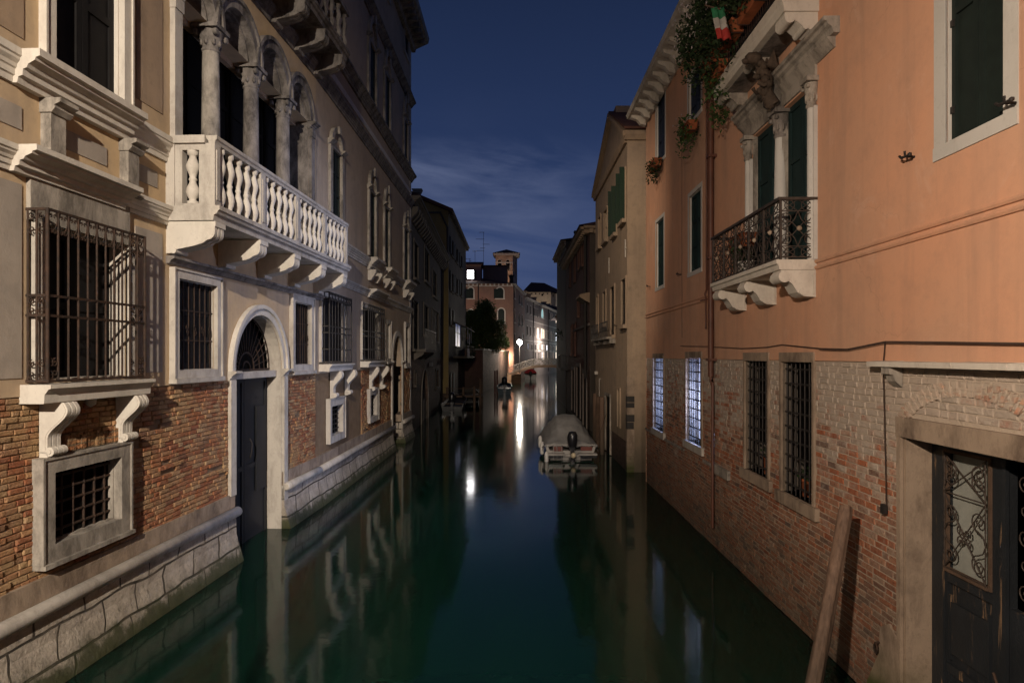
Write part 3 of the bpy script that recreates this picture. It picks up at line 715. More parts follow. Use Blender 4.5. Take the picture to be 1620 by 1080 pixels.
def plain_window(fr, Hs, x0, x1, yt, yb, xr, fw=.17, grille=True, d=.09, frm='istrian stone', pr=.07, m='dark shutter', ng=7, scroll=True, sillm=True):
    h = hole(Hs, fr, x0, x1, yt, yb, xr, d=d)
    o = pane(fr, pal, h, m, 2, 3)
    mb = MB(fr); surround(mb, h[0], h[1], h[2], h[3], fw, pr, -.01, lin=d-.03); mb.box(h[0]-fw-.04, h[1]+fw+.04, 0, pr+.05, h[2]-fw-.07, h[2]-fw-.001) if sillm else None
    part('frame', mb, frm, o)
    if grille:
        mb = MB(fr); n = -.02
        bars(mb, h[0], h[1], n, h[2], h[3], ng, 4, .010)
        if scroll:
            zc = h[2]+(h[3]-h[2])*.45
            for i in range(5):
                c = h[0]+(h[1]-h[0])*(i+.5)/5
                for sg in (-1, 1):
                    pts = spiral((c, zc+sg*.03), .045, 1.2, PI/2*sg, 10, 1); mb.tube([(p[0], n+.015, p[1]) for p in pts], .006, 4)
        part('grille', mb, 'rusty iron', o)
    return h, o
plain_window(LA, holesA, 277, 338, 440, 586, 277, fw=.12)
plain_window(LA, holesA, 462.5, 489, 477, 577, 463, fw=.14)
# --- the big water door
hD = hole(holesA, LA, 369, 445.6, 498, 1000, 407, arch=True, d=.30)
dr = part('door', leafed_panes(MB(LA), hD[0]+.02, hD[1]-.02, -.33, -.3, hD[3]-.16, 2, 2), 'blue door wood', pal, 'tall dark blue double door closing the arched water gate')
for ua in (hD[0]+.15, hD[1]-.55): part('raised_panel', MB(LA).box(ua, ua+.4, -.31, -.285, .9, 2.6), 'blue door wood', dr)
mb = MB(LA); c = (hD[0]+hD[1])/2; mb.tube([(c+.1, -.24, 2.0), (c+.13, -.2, 1.9), (c+.1, -.2, 1.75), (c+.12, -.24, 1.62)], .015, 5); part('handle', mb, 'black iron', dr)
mb = MB(LA); mb.box(hD[0], hD[1], -.34, -.10, hD[3]-.16, hD[3]-.03); part('lintel', mb, 'istrian stone', dr)
r = (hD[1]-hD[0])/2; zs = hD[3]
mb = MB(LA); mb.box(hD[0]-.02, hD[1]+.02, -.40, -.37, zs-.2, zs+r+.05); part('fanlight_void', mb, 'void', dr)
mb = MB(LA); n = -.27
mb.arc(c, n, zs, r-.03, r, n+.02); mb.arc(c, n, zs, r*.30, r*.33, n+.02); mb.box(c-r, c+r, n, n+.02, zs-.02, zs+.015); mb.arc(c, n, zs, r*.14, r*.165, n+.02)
for i in range(1, 16):
    a = PI*i/16; mb.tube([(c+r*.31*math.cos(a), n+.01, zs+r*.31*math.sin(a)), (c+r*.985*math.cos(a), n+.01, zs+r*.985*math.sin(a))], .009, 4)
for q in (.55, .75):
    for a0 in (0, PI*.72): mb.arc(c, n, zs, r*q, r*q+.014, n+.014, a0, a0+PI*.28, 8)
part('fanlight', mb, 'rusty iron', dr)
mb = MB(LA)
w = .20
for (ra, rb, pr) in ((r, r+w*.62, .05), (r+w*.62, r+w, .09)): mb.arc(c, -.01, zs, ra, rb, pr, k=24)
part('arch_moulding', mb, 'white stone', dr)
for sg, ua in ((-1, hD[0]-.19), (1, hD[1])):
    mb = MB(LA); mb.box(ua, ua+.19, 0, .06, zbase-.6 if sg > 0 else zbase-.02, zs-.16)
    cornice(mb, ua-.02, ua+.21, zs, zs-.16, .16); part('jamb', mb, 'istrian stone', dr)
mb = MB(LA); mb.box(hD[1]-.012, hD[1]+.01, -.3, -.001, .0, zs); mb.box(hD[0]-.01, hD[0]+.012, -.3, -.001, .0, zs); mb.arc(c, -.3, zs, r-.012, r+.005, -.012, k=20)
part('reveal', mb, 'istrian stone', dr)
# ledge running over the windows and the door
mb = MB(LA); cornice(mb, LA.u(262), LA.u(508), LAz(262, 404), LAz(262, 416), .13, steps=[(0, 1), (.35, 1), (.5, .7), (.8, .5), (1, .4)]); part('ledge', mb, 'sooty stone', pal)
# far caged windows with lower barred lights
for (fr, Hs, xa, xb, yt, yb, sx0, sx1, ly, lx0, lx1, lyt, lyb) in (
        (LB, holesB, 521, 556, 467, 574, 520, 549, 627, 520, 538, 643, 690), (LB, holesB, 583, 608, 485, 570, 582, 603, 617, 583, 593, 625, 660)):
    u0, u1, zb, zt = cage(fr, pal, xa, xb, yt, yb, .24, .2, big=False)
    h = (u0+.10, u1-.05, zb+.03, zt-.08, False, .10); Hs.append(h)
    o = pane(fr, pal, h, 'dark shutter', 2, 2)
    mb = MB(fr); surround(mb, h[0], h[1], h[2], h[3], .12, .05, -.01, wb=0, lin=.07); part('frame', mb, 'istrian stone', o)
    mb = MB(fr); cornice(mb, u0-.06, u1+.06, zb-.02, zb-.2, .33, steps=[(0, 1), (.2, 1), (.25, .92), (.45, .84), (.5, .8), (.97, .78), (1, .76)]); part('sill', mb, 'white stone', o)
    z2 = fr.z((sx0+sx1)/2, ly)
    for su in (fr.u(sx0+2), fr.u(sx1)-.25):
        mb = MB(fr); scroll_bracket(mb, su, su+.22, z2, zb-.205, .31); part('console', mb, 'white stone', o)
    h2 = hole(Hs, fr, lx0, lx1, lyt, lyb, lx0, d=.13)
    o2 = pane(fr, pal, h2, 'void', 1, 1)
    mb = MB(fr); surround(mb, h2[0], h2[1], h2[2], h2[3], .18, .09, -.01, lin=.10); part('frame', mb, 'istrian stone', o2)
    mb = MB(fr); bars(mb, h2[0], h2[1], -.04, h2[2], h2[3], 4, 7, .013); part('grille', mb, 'black iron', o2)
plain_window(LB, holesB, 610, 615, 512, 567, 611, fw=.12, scroll=False, ng=4)
plain_window(LB, holesB, 640, 645.5, 516, 574, 641, fw=.14, scroll=False, ng=4)
hD2 = hole(holesB, LB, 620, 635, 531, 1000, 627, arch=True, d=.5)
d2 = part('door', leafed_panes(MB(LB), hD2[0], hD2[1], -.48, -.3, hD2[3]+.5, 2, 2), 'dark shutter', pal, 'smaller dark arched water door near the far corner')
c = (hD2[0]+hD2[1])/2; r = (hD2[1]-hD2[0])/2
mb = MB(LB); mb.arc(c, -.01, hD2[3], r, r+.2, .07); part('arch_moulding', mb, 'istrian stone', d2)
for ua in (hD2[0]-.2, hD2[1]): mb = MB(LB); mb.box(ua, ua+.2, 0, .06, .2, hD2[3]-.14); cornice(mb, ua-.03, ua+.23, hD2[3], hD2[3]-.14, .14); part('jamb', mb, 'istrian stone', d2)

# --- string courses and the dado between them
m1 = MB(LA); m2 = MB(LA)
th1 = .26; th2 = .34
R0, R1, R2 = LA.u(44, .25), LA.u(237, .20), LA.u(262)
for (mb, zt, th, ra, rb) in ((m1, zstr1+.02, th1, LA.u(55, .3), LA.u(225, .3)), (m2, zstr2, th2, LA.u(60, .3), LA.u(232, .3))):
    cornice(mb, uA0, ra, zt, zt-th, .13); cornice(mb, ra, rb, zt+.004, zt-th-.004, .32); cornice(mb, rb, R2+.03, zt, zt-th, .13)
    mq_ = MB(LA); cornice(mq_, LA.u(503), ub, zt, zt-th, .13); part('string_course', mq_, 'white stone', pal)
part('lower_string_course', m1, 'white stone', pal); part('upper_string_course', m2, 'white stone', pal)
zA, zB = zstr1+.02, zstr2-th2
for xa in (64, 189):
    mb = MB(LA); ua = LA.u(xa); mb.box(ua, ua+.22, 0, .12, zA, zB-.16)
    mb.prism([(0, zB-.005), (.24, zB-.005), (.24, zB-.05), (.17, zB-.08), (.18, zB-.11), (.14, zB-.16), (0, zB-.16)], ua-.02, ua+.26, 'u')
    part('dado_bracket', mb, 'weathered stone', pal)
def sunk_panel(fr, x0, x1, yt, yb, xr, m='grey panel plaster', pr=.012, par=None):
    u0, u1 = fr.u(x0), fr.u(x1); zt, zb = fr.z(xr, yt), fr.z(xr, yb)
    mb = MB(fr); mb.prism([(u0, zb), (u1, zb), (u1, zt), (u0, zt)], 0, pr, 'n'); return part('painted_panel', mb, m, par or pal)
sunk_panel(LA, 100, 168, 203, 234, 100); sunk_panel(LA, 216, 248, 257, 284, 216); sunk_panel(LA, -60, 33, 170, 206, 33)
sunk_panel(LA, -80, 33, 292, 598, 33); sunk_panel(LA, 213, 256, 357, 590, 213)
sunk_panel(LA, -60, 36, -90, 62, 36, 'brown plaster'); 
sunk_panel(LA, 215, 256, -60, 155, 215, 'brown plaster')
# string courses of the far wing, with block sills under its windows
mB1 = MB(LB); mB2 = MB(LB)
zb2 = LB.z(600, 414); zb1s = LB.z(600, 465)
cornice(mB1, 0, ue, zstr1+.0, zstr1-.22, .12); cornice(mB2, 0, ue, zstr2-.0, zstr2-.30, .13)
part('lower_string_course', mB1, 'istrian stone', pal); part('upper_string_course', mB2, 'istrian stone', pal)
for xa, xb in ((582, 594.5), (606.5, 616), (637.5, 647)):
    mb = MB(LB); a, b = LB.u(xa), LB.u(xb); cornice(mb, a-.1, b+.1, zstr2+.03, zstr2-.36, .34)
    for q in (a, b-.2): mb.prism([(0, zstr2-.36), (.26, zstr2-.36), (.26, zstr2-.45), (.1, zstr2-.7), (0, zstr2-.7)], q, q+.2, 'u')
    part('sill_block', mb, 'istrian stone', pal)
mb = MB(LB); a, b = LB.u(582), LB.u(602); cornice(mb, a-.1, b+.1, zstr1+.03, zstr1-.24, .32); part('sill_block', mb, 'istrian stone', pal)
for xa, xb, y0, y1 in ((563, 578, 372, 398), (600, 606, 440, 460), (622, 634, 448, 480)): pass

# --- tall window upper left (piano nobile of the near wing)
hT = (LA.u(80), LA.u(189), zstr2+.02, zstr2+3.2, False, .12); holesA.append(hT)
o = pane(LA, pal, hT, 'dark shutter', 2, 3)
mb = MB(LA); surround(mb, hT[0], hT[1], hT[2], hT[3], .14, .07, -.01, wb=0, lin=.09); part('frame', mb, 'white stone', o)
# --- the loggia: four arched lights
zL = zstr2-.95; 
cols = [LA.u(339), LA.u(402), LA.u(452)]; uj0, uj1 = LA.u(281), LA.u(488)
zcap = LAz(339, 45); 
bays = [uj0]+cols+[uj1]
holesA.append((uj0, uj1, zL, zcap-.004, False, .45))
for i in range(4): holesA.append((bays[i]+.02, bays[i+1]-.02, zcap-.002, zcap, True, .40))
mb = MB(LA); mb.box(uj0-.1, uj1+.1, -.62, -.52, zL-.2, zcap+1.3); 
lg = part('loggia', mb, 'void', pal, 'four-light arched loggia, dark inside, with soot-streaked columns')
for i in range(4):
    a, b = bays[i]+.02, bays[i+1]-.02; c = (a+b)/2; r = (b-a)/2
    mb = MB(LA); mb.arc(c, -.39, zcap, r*.999-.10, r*.999, -.06, k=18); mb.arc(c, -.06, zcap, r-.06, r+.09, .09, k=18); mb.arc(c, -.02, zcap, r+.09, r+.16, .13, k=18)
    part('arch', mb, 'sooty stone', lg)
    mb = MB(LA); mb.prism([(-.40, zcap-.10), (-.30, zcap-.10), (-.30, zcap+.02), (-.40, zcap+.02)], a, b, 'u')
    zz = zcap; mb.prism([(c+(r-.1)*math.cos(PI*k/14), zz+(r-.1)*math.sin(PI*k/14)) for k in range(15)], -.42, -.38, 'n'); part('tympanum', mb, 'brown plaster', lg)
    mb = MB(LA); leafed_panes(mb, a, b, -.50, zL, zcap, 2, 4); part('shutter', mb, 'void', lg)  # near-black leaves carry the shade inside the loggia
mb = MB(LA); mb.box(uj0-.01, uj0+.015, -.46, -.002, zL, zcap); mb.box(uj1-.015, uj1+.01, -.46, -.002, zL, zcap)
for u in cols: part('impost', MB(LA).box(u-.12, u+.12, -.36, .02, zcap-.012, zcap+.02), 'sooty stone', lg)
part('reveal', mb, 'sooty stone', lg)  # reveals coloured dark to stand for the shade inside, not for soot
for k, u in enumerate(cols):
    mb = MB(LA); rr = .145; mb.lathe([(rr*1.35, 0), (rr*1.35, .08), (rr*1.1, .12), (rr*1.2, .17), (rr, .2), (rr*1.02, 1.2), (rr*.9, zcap-zL-.42)], u, -.06, 18, 'z', zL)
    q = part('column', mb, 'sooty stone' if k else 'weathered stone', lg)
    mb = MB(LA); capital(mb, u, -.06, zcap-.42, .42, rr*.92); part('capital', mb, 'sooty stone', q)
for ua in (uj0-.20, uj1):
    mb = MB(LA); mb.box(ua, ua+.20, 0, .08, zL, zcap-.34); cornice(mb, ua-.05, ua+.25, zcap, zcap-.16, .20); mb.box(ua-.01, ua+.21, 0, .10, zcap-.34, zcap-.16); part('pilaster', mb, 'istrian stone' if ua < uj1 else 'sooty stone', lg)
# --- piano-nobile balcony
BP = .74
b0, b1 = LA.u(262), LA.u(503); zr = zstr2+.035; zfl = LA.z(345, 328, BP); zslb = LA.z(345, 348, BP)
mb = MB(LA); cornice(mb, b0-.02, b1+.02, zfl+.01, zslb-.02, BP+.07, steps=[(0, 1), (.3, 1), (.38, .97), (.55, .95), (.62, .90), (1, .88)])
bal = part('balcony', mb, 'istrian stone', pal, 'long white stone balustraded balcony under the loggia')
mb = MB(LA)
rail = [(-.09, 0), (.075, 0), (.075, -.05), (.055, -.07), (.045, -.11), (-.045, -.11), (-.055, -.07), (-.075, -.05)]
mb.prism([(BP-.07+p[0]+.015, zr+p[1]) for p in rail], b0, b1, 'u')
for ua, sg in ((b0, 1), (b1, -1)): mb.prism([(ua+sg*(.085-p[0]*1.0)-sg*.02, zr+.002+p[1]) for p in rail], .0, BP-.16, 'z') if False else mb.box(ua+(-.03 if sg > 0 else -.13), ua+(.13 if sg > 0 else .03), 0, BP-.147, zr-.11, zr+.001)
part('rail', mb, 'istrian stone', bal)
posts = [b0, LA.u(409, BP), LA.u(468, BP)-.0, LA.u(514.5, BP), b1-.17]
posts = [b0+ (b1-.17-b0)*k/4 for k in range(5)]
for k, u in enumerate(posts):
    mb = MB(LA); mb.box(u, u+.17, BP-.15, BP-.01, zfl, zr-.11); mb.box(u+.04, u+.13, BP-.01, BP+.004, zfl+.1, zr-.2); part('post', mb, 'istrian stone', bal)
for u in (b0, b1-.17):
    mb = MB(LA); mb.box(u, u+.17, 0, .13, zfl, zr-.11); part('post', mb, 'istrian stone', bal)
    mb = MB(LA); mb.box(u+.02, u+.15, .13, .235, zfl, zr-.11); mb.box(u+.02, u+.15, BP-.255, BP-.15, zfl, zr-.11); mb.box(u+.02, u+.15, .235, BP-.255, zfl, zfl+.05); mb.box(u+.02, u+.15, .235, BP-.255, zr-.2, zr-.11); part('end_panel', mb, 'istrian stone', bal)
    part('baluster', baluster_mb(LA, u+.085, (.235+BP-.255)/2, zfl+.05, zr-.2, 1.25, 14), 'white stone', bal)
for k in range(4):
    a, b = posts[k]+.17, posts[k+1]; nb = 5
    for i in range(nb):
        part('baluster', baluster_mb(LA, a+(b-a)*(i+.5)/nb, BP-.08, zfl, zr-.11, 1.0, 12), 'white stone', bal)
zc1 = zslb-.03; cu = [LA.u(262)+.02, LA.u(343, 0)+.04, LA.u(411, 0), LA.u(460, 0), LA.u(498, 0)-.3]
cu = [b0+.01+(b1-.34-b0)*k/4 for k in range(5)]
for u in cu:
    mb = MB(LA); corbel(mb, u, u+.30, zc1-.46, zc1, BP-.02); part('corbel', mb, 'white stone', bal)
# --- second balcony, high up over the loggia
z2f = LB.z(650, 284)+.0
B2 = .75; c0, c1 = LA.u(395, B2), LA.u(551, B2); z2 = (LA.z(549, 92, B2))
mb = MB(LA); cornice(mb, c0, c1, z2+.17, z2-.04, B2+.05, steps=[(0, 1), (.3, 1), (.38, .97), (.55, .95), (.62, .90), (1, .88)])
bal2 = part('balcony', mb, 'sooty stone', pal, 'dark soot-blackened upper balcony over the loggia')
for k in range(5):
    u = c0+.1+(c1-c0-.5)*k/4
    mb = MB(LA); corbel(mb, u, u+.30, z2-.50, z2-.04, B2-.03); part('corbel', mb, 'sooty stone', bal2)
mb = MB(LA); mb.box(c0, c1, B2-.16, B2+.03, z2+1.03, z2+1.14); mb.box(c1-.16, c1, 0, B2-.16, z2+1.03, z2+1.139); part('rail', mb, 'sooty stone', bal2)
for k in range(12):
    u = c0+.1+(c1-c0-.2)*k/11; part('baluster', baluster_mb(LA, u, B2-.07, z2+.17, z2+1.03, 1.0, 8), 'sooty stone', bal2)

# --- far wing windows: blind-arched, two storeys
def arch_window(fr, Hs, x0, x1, ytop, yb, xr, yarch, xa, wide=.2, m='dark green shutter', st='weathered stone'):
    h = hole(Hs, fr, x0, x1, ytop, yb, xr, d=.06)
    o = pane(fr, pal, h, m, 2, 3)
    u0, u1, zs = h[0], h[1], h[3]; c = (u0+u1)/2
    zt = fr.z(xa, yarch); hh = zt-zs-.18; r = (u1-u0)/2+wide*.75
    mb = MB(fr)
    for ua in (u0-wide, u1): mb.box(ua, ua+wide, 0, .07, h[2], zs); cornice(mb, ua-.05, ua+wide+.05, zs+.14, zs, .17)
    mb.box(u0-.002, u1+.002, 0, .05, zs, zs+.10)
    mb2 = []
    zo = zs+.14; kk = max(.5, (zt-zo)/r)
    pts0 = [(c+(r-.02)*math.cos(PI*i/16), zo+(r-.02)*kk*math.sin(PI*i/16)) for i in range(17)]
    pts1 = [(c+(r-.2)*math.cos(PI*i/16), zo+(r-.2)*kk*math.sin(PI*i/16)) for i in range(17)]
    for i in range(16):
        q = [pts0[i], pts0[i+1], pts1[i+1], pts1[i]]; mb.prism(q, 0, .09, 'n')
    mb.box(c-.09, c+.09, .09, .15, zo+(r-.22)*kk, zo+r*kk+.02)
    part('frame', mb, st, o)
    return h
arch_window(LB, holesB, 523, 538, 239, 342, 530, 200, 528)
arch_window(LB, holesB, 583.5, 592.6, 305, 407, 587, 268, 588)
arch_window(LB, holesB, 607.5, 614.4, 330, 423, 610, 297, 612)
arch_window(LB, holesB, 638.5, 645, 364, 445, 641, 335, 642)
arch_window(LB, holesB, 583, 593.5, 70, 162, 587, 23, 587)
arch_window(LB, holesB, 608, 616, 120, 200, 611, 77, 612)
arch_window(LB, holesB, 638.5, 644, 190, 262, 640, 149, 641)
for x0, x1, yt, yb in ((639, 645, 44, 78), (607, 614, -70, -20), (583, 592, -170, -120)):
    h = hole(holesB, LB, x0, x1, yt, yb, x0, d=.06); o = pane(LB, pal, h, 'dark shutter', 2, 1); mb = MB(LB); surround(mb, h[0], h[1], h[2], h[3], .14, .06, -.01, lin=0); part('frame', mb, 'istrian stone', o)
# bands of the far wing (continued across the near wing)
for (xx, yy, th, pr, mt) in ((650, 324, .30, .16, 'sooty stone'), (655, 284, .30, .26, 'sooty stone'), (654, 167, .26, .24, 'sooty stone')):
    z = LB.z(650, yy); 
    mb = MB(LB); cornice(mb, 0, ue+.02, z+th/2, z-th/2, pr); part('string_course', mb, mt, pal)
    mb = MB(LA); cornice(mb, uA0, ub-.003, z+th/2, z-th/2, pr); part('string_course', mb, mt, pal)
z = LB.z(650, 306); mb = MB(LB); mb.box(0, ue, 0, .03, z-.09, z+.09); part('string_course', mb, 'white stone', pal)
mb = MB(LA); mb.box(LA.u(440), ub-.002, 0, .03, z-.09, z+.09); part('string_course', mb, 'white stone', pal)
zroof = LB.z(650, 62)
for fr, ua, ubb in ((LA, uA0, ub), (LB, 0, ue+.25)):
    mb = MB(fr); mb.prism([(0, zroof-.5), (.16, zroof-.5), (.2, zroof-.35), (.75, zroof-.1), (.8, zroof+.12), (0, zroof+.3)], ua, ubb, 'u')
    k = ua+.2
    while k < ubb-.2: mb.box(k, k+.16, .16, .66, zroof-.35, zroof-.14); k += .5
    part('eaves', mb, 'weathered stone', pal)
# corner quoins
mb = MB(LB)
for k in range(int(zroof/.45)): mb.box(ue-(.34 if k % 2 else .22), ue+.012, 0, .015, .8+k*.45, .8+k*.45+.43) if .8+k*.45 < zroof-.6 else None
part('quoins', mb, 'istrian stone', pal)
# --- walls
zW = zroof
mb = MB(LA); wall(mb, uA0, ub, zb1, zW, holesA); part('plaster_wall', mb, 'ochre plaster', pal)
mb = MB(LB); wall(mb, 0, ue, zb1, zW, holesB); part('plaster_wall', mb, 'beige plaster', pal)
for fr, a, b, Hs, sd in ((LA, uA0, hD[0], holesA, 1), (LA, hD[1], ub, holesA, 4), (LB, 0, hD2[0], holesB, 2), (LB, hD2[1], ue, holesB, 5)):
    mb = MB(fr); wall(mb, a, b, zbase, zb1, Hs, -.034); bw = part('brick_wall', mb, 'earthen mortar', pal)
    part('bricks', brickwork(fr, max(a, 4.5), b, zbase-.03, zb1-.004, Hs, .225, .068, .010, sd, (-.006, .010), .014, .034, .004, .35, -.004), 'weathered bricks', bw, recalc=False)
# stone course, roll and battered plinth, broken at the two water doors
def plinth(fr, a, b, m='plinth blocks'):
    g = MB(fr); g.box(a, b, -.35, .035, ztor, zbase); part('stone_course', g, 'brown stone', pal)
    g = MB(fr); g.lathe([(.060, 0), (.085, .02), (.088, (b-a)*.3), (.082, (b-a)*.6), (.087, b-a-.02), (.060, b-a)], .09, ztor-.02, 14, 'u', a); part('roll_moulding', g, 'istrian stone', pal)
    g = MB(fr); g.prism([(-.35, ztor-.05), (.05, ztor-.05), (.06, ztor-.42), (.20, -.02), (.42, -1.2), (-.35, -1.2)], a, b, 'u'); part('plinth', g, m, pal)
def upl(fr, px): return fr.u(px)
plinth(LA, uA0, hD[0]); plinth(LA, hD[1], ub-.01); plinth(LB, 0, hD2[0]); plinth(LB, hD2[1], ue+.05)
# far end wall, back and roof
ex, ey, _ = LB.pt(ue, 0, 0); fx, fy, _ = LA.pt(uA0, 0, 0)
mb = MB(); mb.add([(ex, ey, 0), (-17, ey, 0), (-17, ey, zW), (ex, ey, zW)], [(0, 1, 2, 3)]); mb.add([(-17, ey, 0), (-17, fy, 0), (-17, fy, zW), (-17, ey, zW)], [(0, 1, 2, 3)]); mb.add([(fx, fy, 0), (-17, fy, 0), (-17, fy, zW), (fx, fy, zW)], [(0, 1, 2, 3)])
part('side_walls', mb, 'beige plaster', pal)
mb = MB(); mb.add([(ex+.5, ey+.4, zW+.2), (-17, ey+.4, zW+.2), (-17, fy-.4, zW+.2), (fx+.5, fy-.4, zW+.2), (-11, ey-5, zW+2.5), (-11, fy+5, zW+2.5)], [(0, 1, 4), (1, 2, 5, 4), (2, 3, 5), (3, 0, 4, 5)])
part('roof', mb, 'roof tile', pal)
# ================================================================ RIGHT: orange house
org = thing('orange_house', 'orange plastered house over exposed brick with an iron balcony above the canal', 'building', (3.9, 11, 0))
RW = Fr(3.758, 0, (815-CX)/F, 1, -1)
# u grows away from the camera; pixel x shrinks with it
zbt = RW.z(1200, 569); zRt = RW.z(1023, 118)+.0
uR0, uR1 = -3.0, RW.u(1022)
HR = []
def rhole(x0, x1, yt, yb, xr, d=.12, arch=False):
    u0, u1 = sorted((RW.u(x0), RW.u(x1))); h = (u0, u1, RW.z(xr, yb), RW.z(xr, yt), arch, d); HR.append(h); return h
def rpane(h, m, k=2, rows=3, par=None, label=None):
    mb = MB(RW); leafed_panes(mb, h[0], h[1], -h[5]+.0, h[2], h[3], k, rows); mb.box(h[0]-.05, h[1]+.05, -h[5]-.08, -h[5]-.05, h[2]-.05, h[3]+.05)
    return part('window', mb, m, par or org, label)
def thinframe(h, o, w=.10, pr=.006, m='pale frame stone', lin=None, wb=None):
    mb = MB(RW)
    mb.box(h[0]-w, h[1]+w, -.02, pr, h[3], h[3]+w); mb.box(h[0]-w, h[1]+w, -.02, pr+.01, h[2]-(wb or w), h[2]); mb.box(h[0]-w, h[0], -.02, pr, h[2], h[3]); mb.box(h[1], h[1]+w, -.02, pr, h[2], h[3])
    d = h[5]
    mb.box(h[0]-.01, h[0]+.012, -d, -.021, h[2], h[3]); mb.box(h[1]-.012, h[1]+.01, -d, -.021, h[2], h[3]); mb.box(h[0]+.012, h[1]-.012, -d, -.021, h[3]-.012, h[3]+.01); mb.box(h[0]+.012, h[1]-.012, -d, -.021, h[2]-.01, h[2]+.012)
    part('frame', mb, m, o)
def hook(u, z, fr=RW, par=None):
    mb = MB(fr); mb.tube([(u, 0, z), (u, .09, z), (u-.01, .10, z+.05)], .012, 5); mb.tube([(u-.07, .09, z-.005), (u+.06, .09, z+.005), (u+.09, .09, z+.03)], .013, 5); mb.blob((u-.07, .09, z), (.022, .02, .022), 1, 1, .1)
    part('shutter_hook', mb, 'black iron', par or org)
for (x0, x1, yt, yb, xr, m) in ((1038, 1052, 133, 245, 1052, 'navy shutter'), (1089, 1109, 95, 172, 1109, 'navy shutter'), (1038, 1050, 350, 454, 1041.5, 'teal shutter'), (1090, 1109, 308, 430, 1095, 'teal shutter')):
    h = rhole(x0, x1, yt, yb, xr, .08); o = rpane(h, m, 2, 3); thinframe(h, o, .09)
h = rhole(1496, 1588, -190, 223, 1505, .07); o = rpane(h, 'dark green shutter', 2, 2); thinframe(h, o, .15, wb=.12)
mb = MB(RW)
for z in (h[2]+.25, h[2]+1.0): mb.box(h[1]-.05, h[1]+.005, -.07, -.03, z, z+.06)
part('hinge', mb, 'black iron', o)
for x, y in ((1447, 248), (1608, 163), (1078, 434), (1029, 453)): hook(RW.u(x), RW.z(x, y))
# barred ground-floor windows
def barred(x0, x1, yt, yb, xr, lit=False, sill=True, d=.32, nu=7, nz=9):
    h = rhole(x0, x1, yt, yb, xr, d)
    if lit:
        mb = MB(RW); mb.box(h[0]-.02, h[1]+.02, -.30, -.26, h[2], h[2]+.03); mb.box((h[0]+h[1])/2-.02, (h[0]+h[1])/2+.02, -.30, -.27, h[2]+.03, h[3]); mb.box(h[0], h[0]+.04, -.3, -.27, h[2]+.03, h[3]); mb.box(h[1]-.04, h[1], -.3, -.27, h[2]+.03, h[3])
        o = part('window', mb, 'white stone', org, 'tall barred window lit bluish white from the room behind')
    else:
        mb = MB(RW); leafed_panes(mb, h[0], h[1], -.24, h[2]+.45, h[3], 2, 2); mb.box(h[0]-.1, h[1]+.1, -.34, -.33, h[2]-.1, h[3]+.1)
        o = part('window', mb, 'void', org)
    w = .055
    mb = MB(RW); mb.box(h[0]-w, h[1]+w, -.05, .022, h[3], h[3]+.13); mb.box(h[0]-w, h[0], -.05, .018, h[2], h[3]); mb.box(h[1], h[1]+w, -.05, .018, h[2], h[3])
    part('frame', mb, 'brown stone', o)
    mb = MB(RW); mb.box(h[0]-.01, h[0]+.012, -d, -.051, h[2], h[3]); mb.box(h[1]-.012, h[1]+.01, -d, -.051, h[2], h[3]); part('reveal', mb, 'weathered stone' if lit else 'dark frame', o)
    mb = MB(RW); mb.box(h[0]-.16, h[1]+.14, -d, .05, h[2]-.16, h[2]); part('sill', mb, 'istrian stone' if lit else 'brown stone', o)
    mb = MB(RW)
    for i in range(nu):
        u = h[0]+(h[1]-h[0])*(i+.5)/nu; mb.tube([(u, -.05, h[2]), (u, -.05, h[3])], .012, 5)
    for j in range(nz):
        z = h[2]+(h[3]-h[2])*(j+.6)/(nz+.1); mb.box(h[0], h[1], -.062, -.044, z-.012, z+.012)
    part('grille', mb, 'black iron', o)
    return h, o
l1, o1 = barred(1034, 1050, 567, 684, 1050, True)
l2, o2 = barred(1086, 1110, 566, 707, 1110, True)
d3, o3 = barred(1179, 1215, 571, 758, 1215)
d4, o4 = barred(1237, 1286, 573, 800, 1286)
# the lit room behind the two bright windows
mb = MB(RW); a, b = l2[0]-1.0, l1[1]+1.0
mb.add([(a, -.36, .6), (b, -.36, .6), (b, -3.2, .6), (a, -3.2, .6), (a, -.36, 4.0), (b, -.36, 4.0), (b, -3.2, 4.0), (a, -3.2, 4.0)], [(0, 1, 2, 3), (4, 5, 6, 7), (3, 2, 6, 7), (0, 3, 7, 4), (1, 2, 6, 5)])
part('lit_room', mb, 'room wall', org, recalc=False)
for hh, pw, nm in ((l1, 1.0, 0), (l2, 1.0, 1)):
    um = (hh[0]+hh[1])/2
    mb = MB(RW)
    k = 9
    for i in range(k):     # net curtain hanging in folds behind the bars
        ua = hh[0]-.1+(hh[1]-hh[0]+.2)*i/k; ubb = hh[0]-.1+(hh[1]-hh[0]+.2)*(i+1)/k; nn = -.55-.05*(i % 2)
        mb.add([(ua, nn, .8), (ubb, -.55-.05*((i+1) % 2), .8), (ubb, -.55-.05*((i+1) % 2), 3.75), (ua, nn, 3.75)], [(0, 1, 2, 3)])
    part('net_curtain', mb, 'curtain net', o1 if nm == 0 else o2, recalc=False)
    light('room_light', RW.pt(um, -1.6, 2.35), 460, (.38, .52, 1), org, .25)
    light('room_spill_spot', RW.pt(um-.05, -1.3, 2.5), 1500 if nm else 700, (.62, .70, 1), org, .22, 'SPOT', None, spot_size=R(75), spot_blend=.5)  # spot added to throw cool light out onto the palazzo opposite
for o in org.children:
    if o.name.startswith('room_spill_spot'):
        o.rotation_euler = Vector((-1, -.10, .10)).to_track_quat('-Z', 'Y').to_euler()
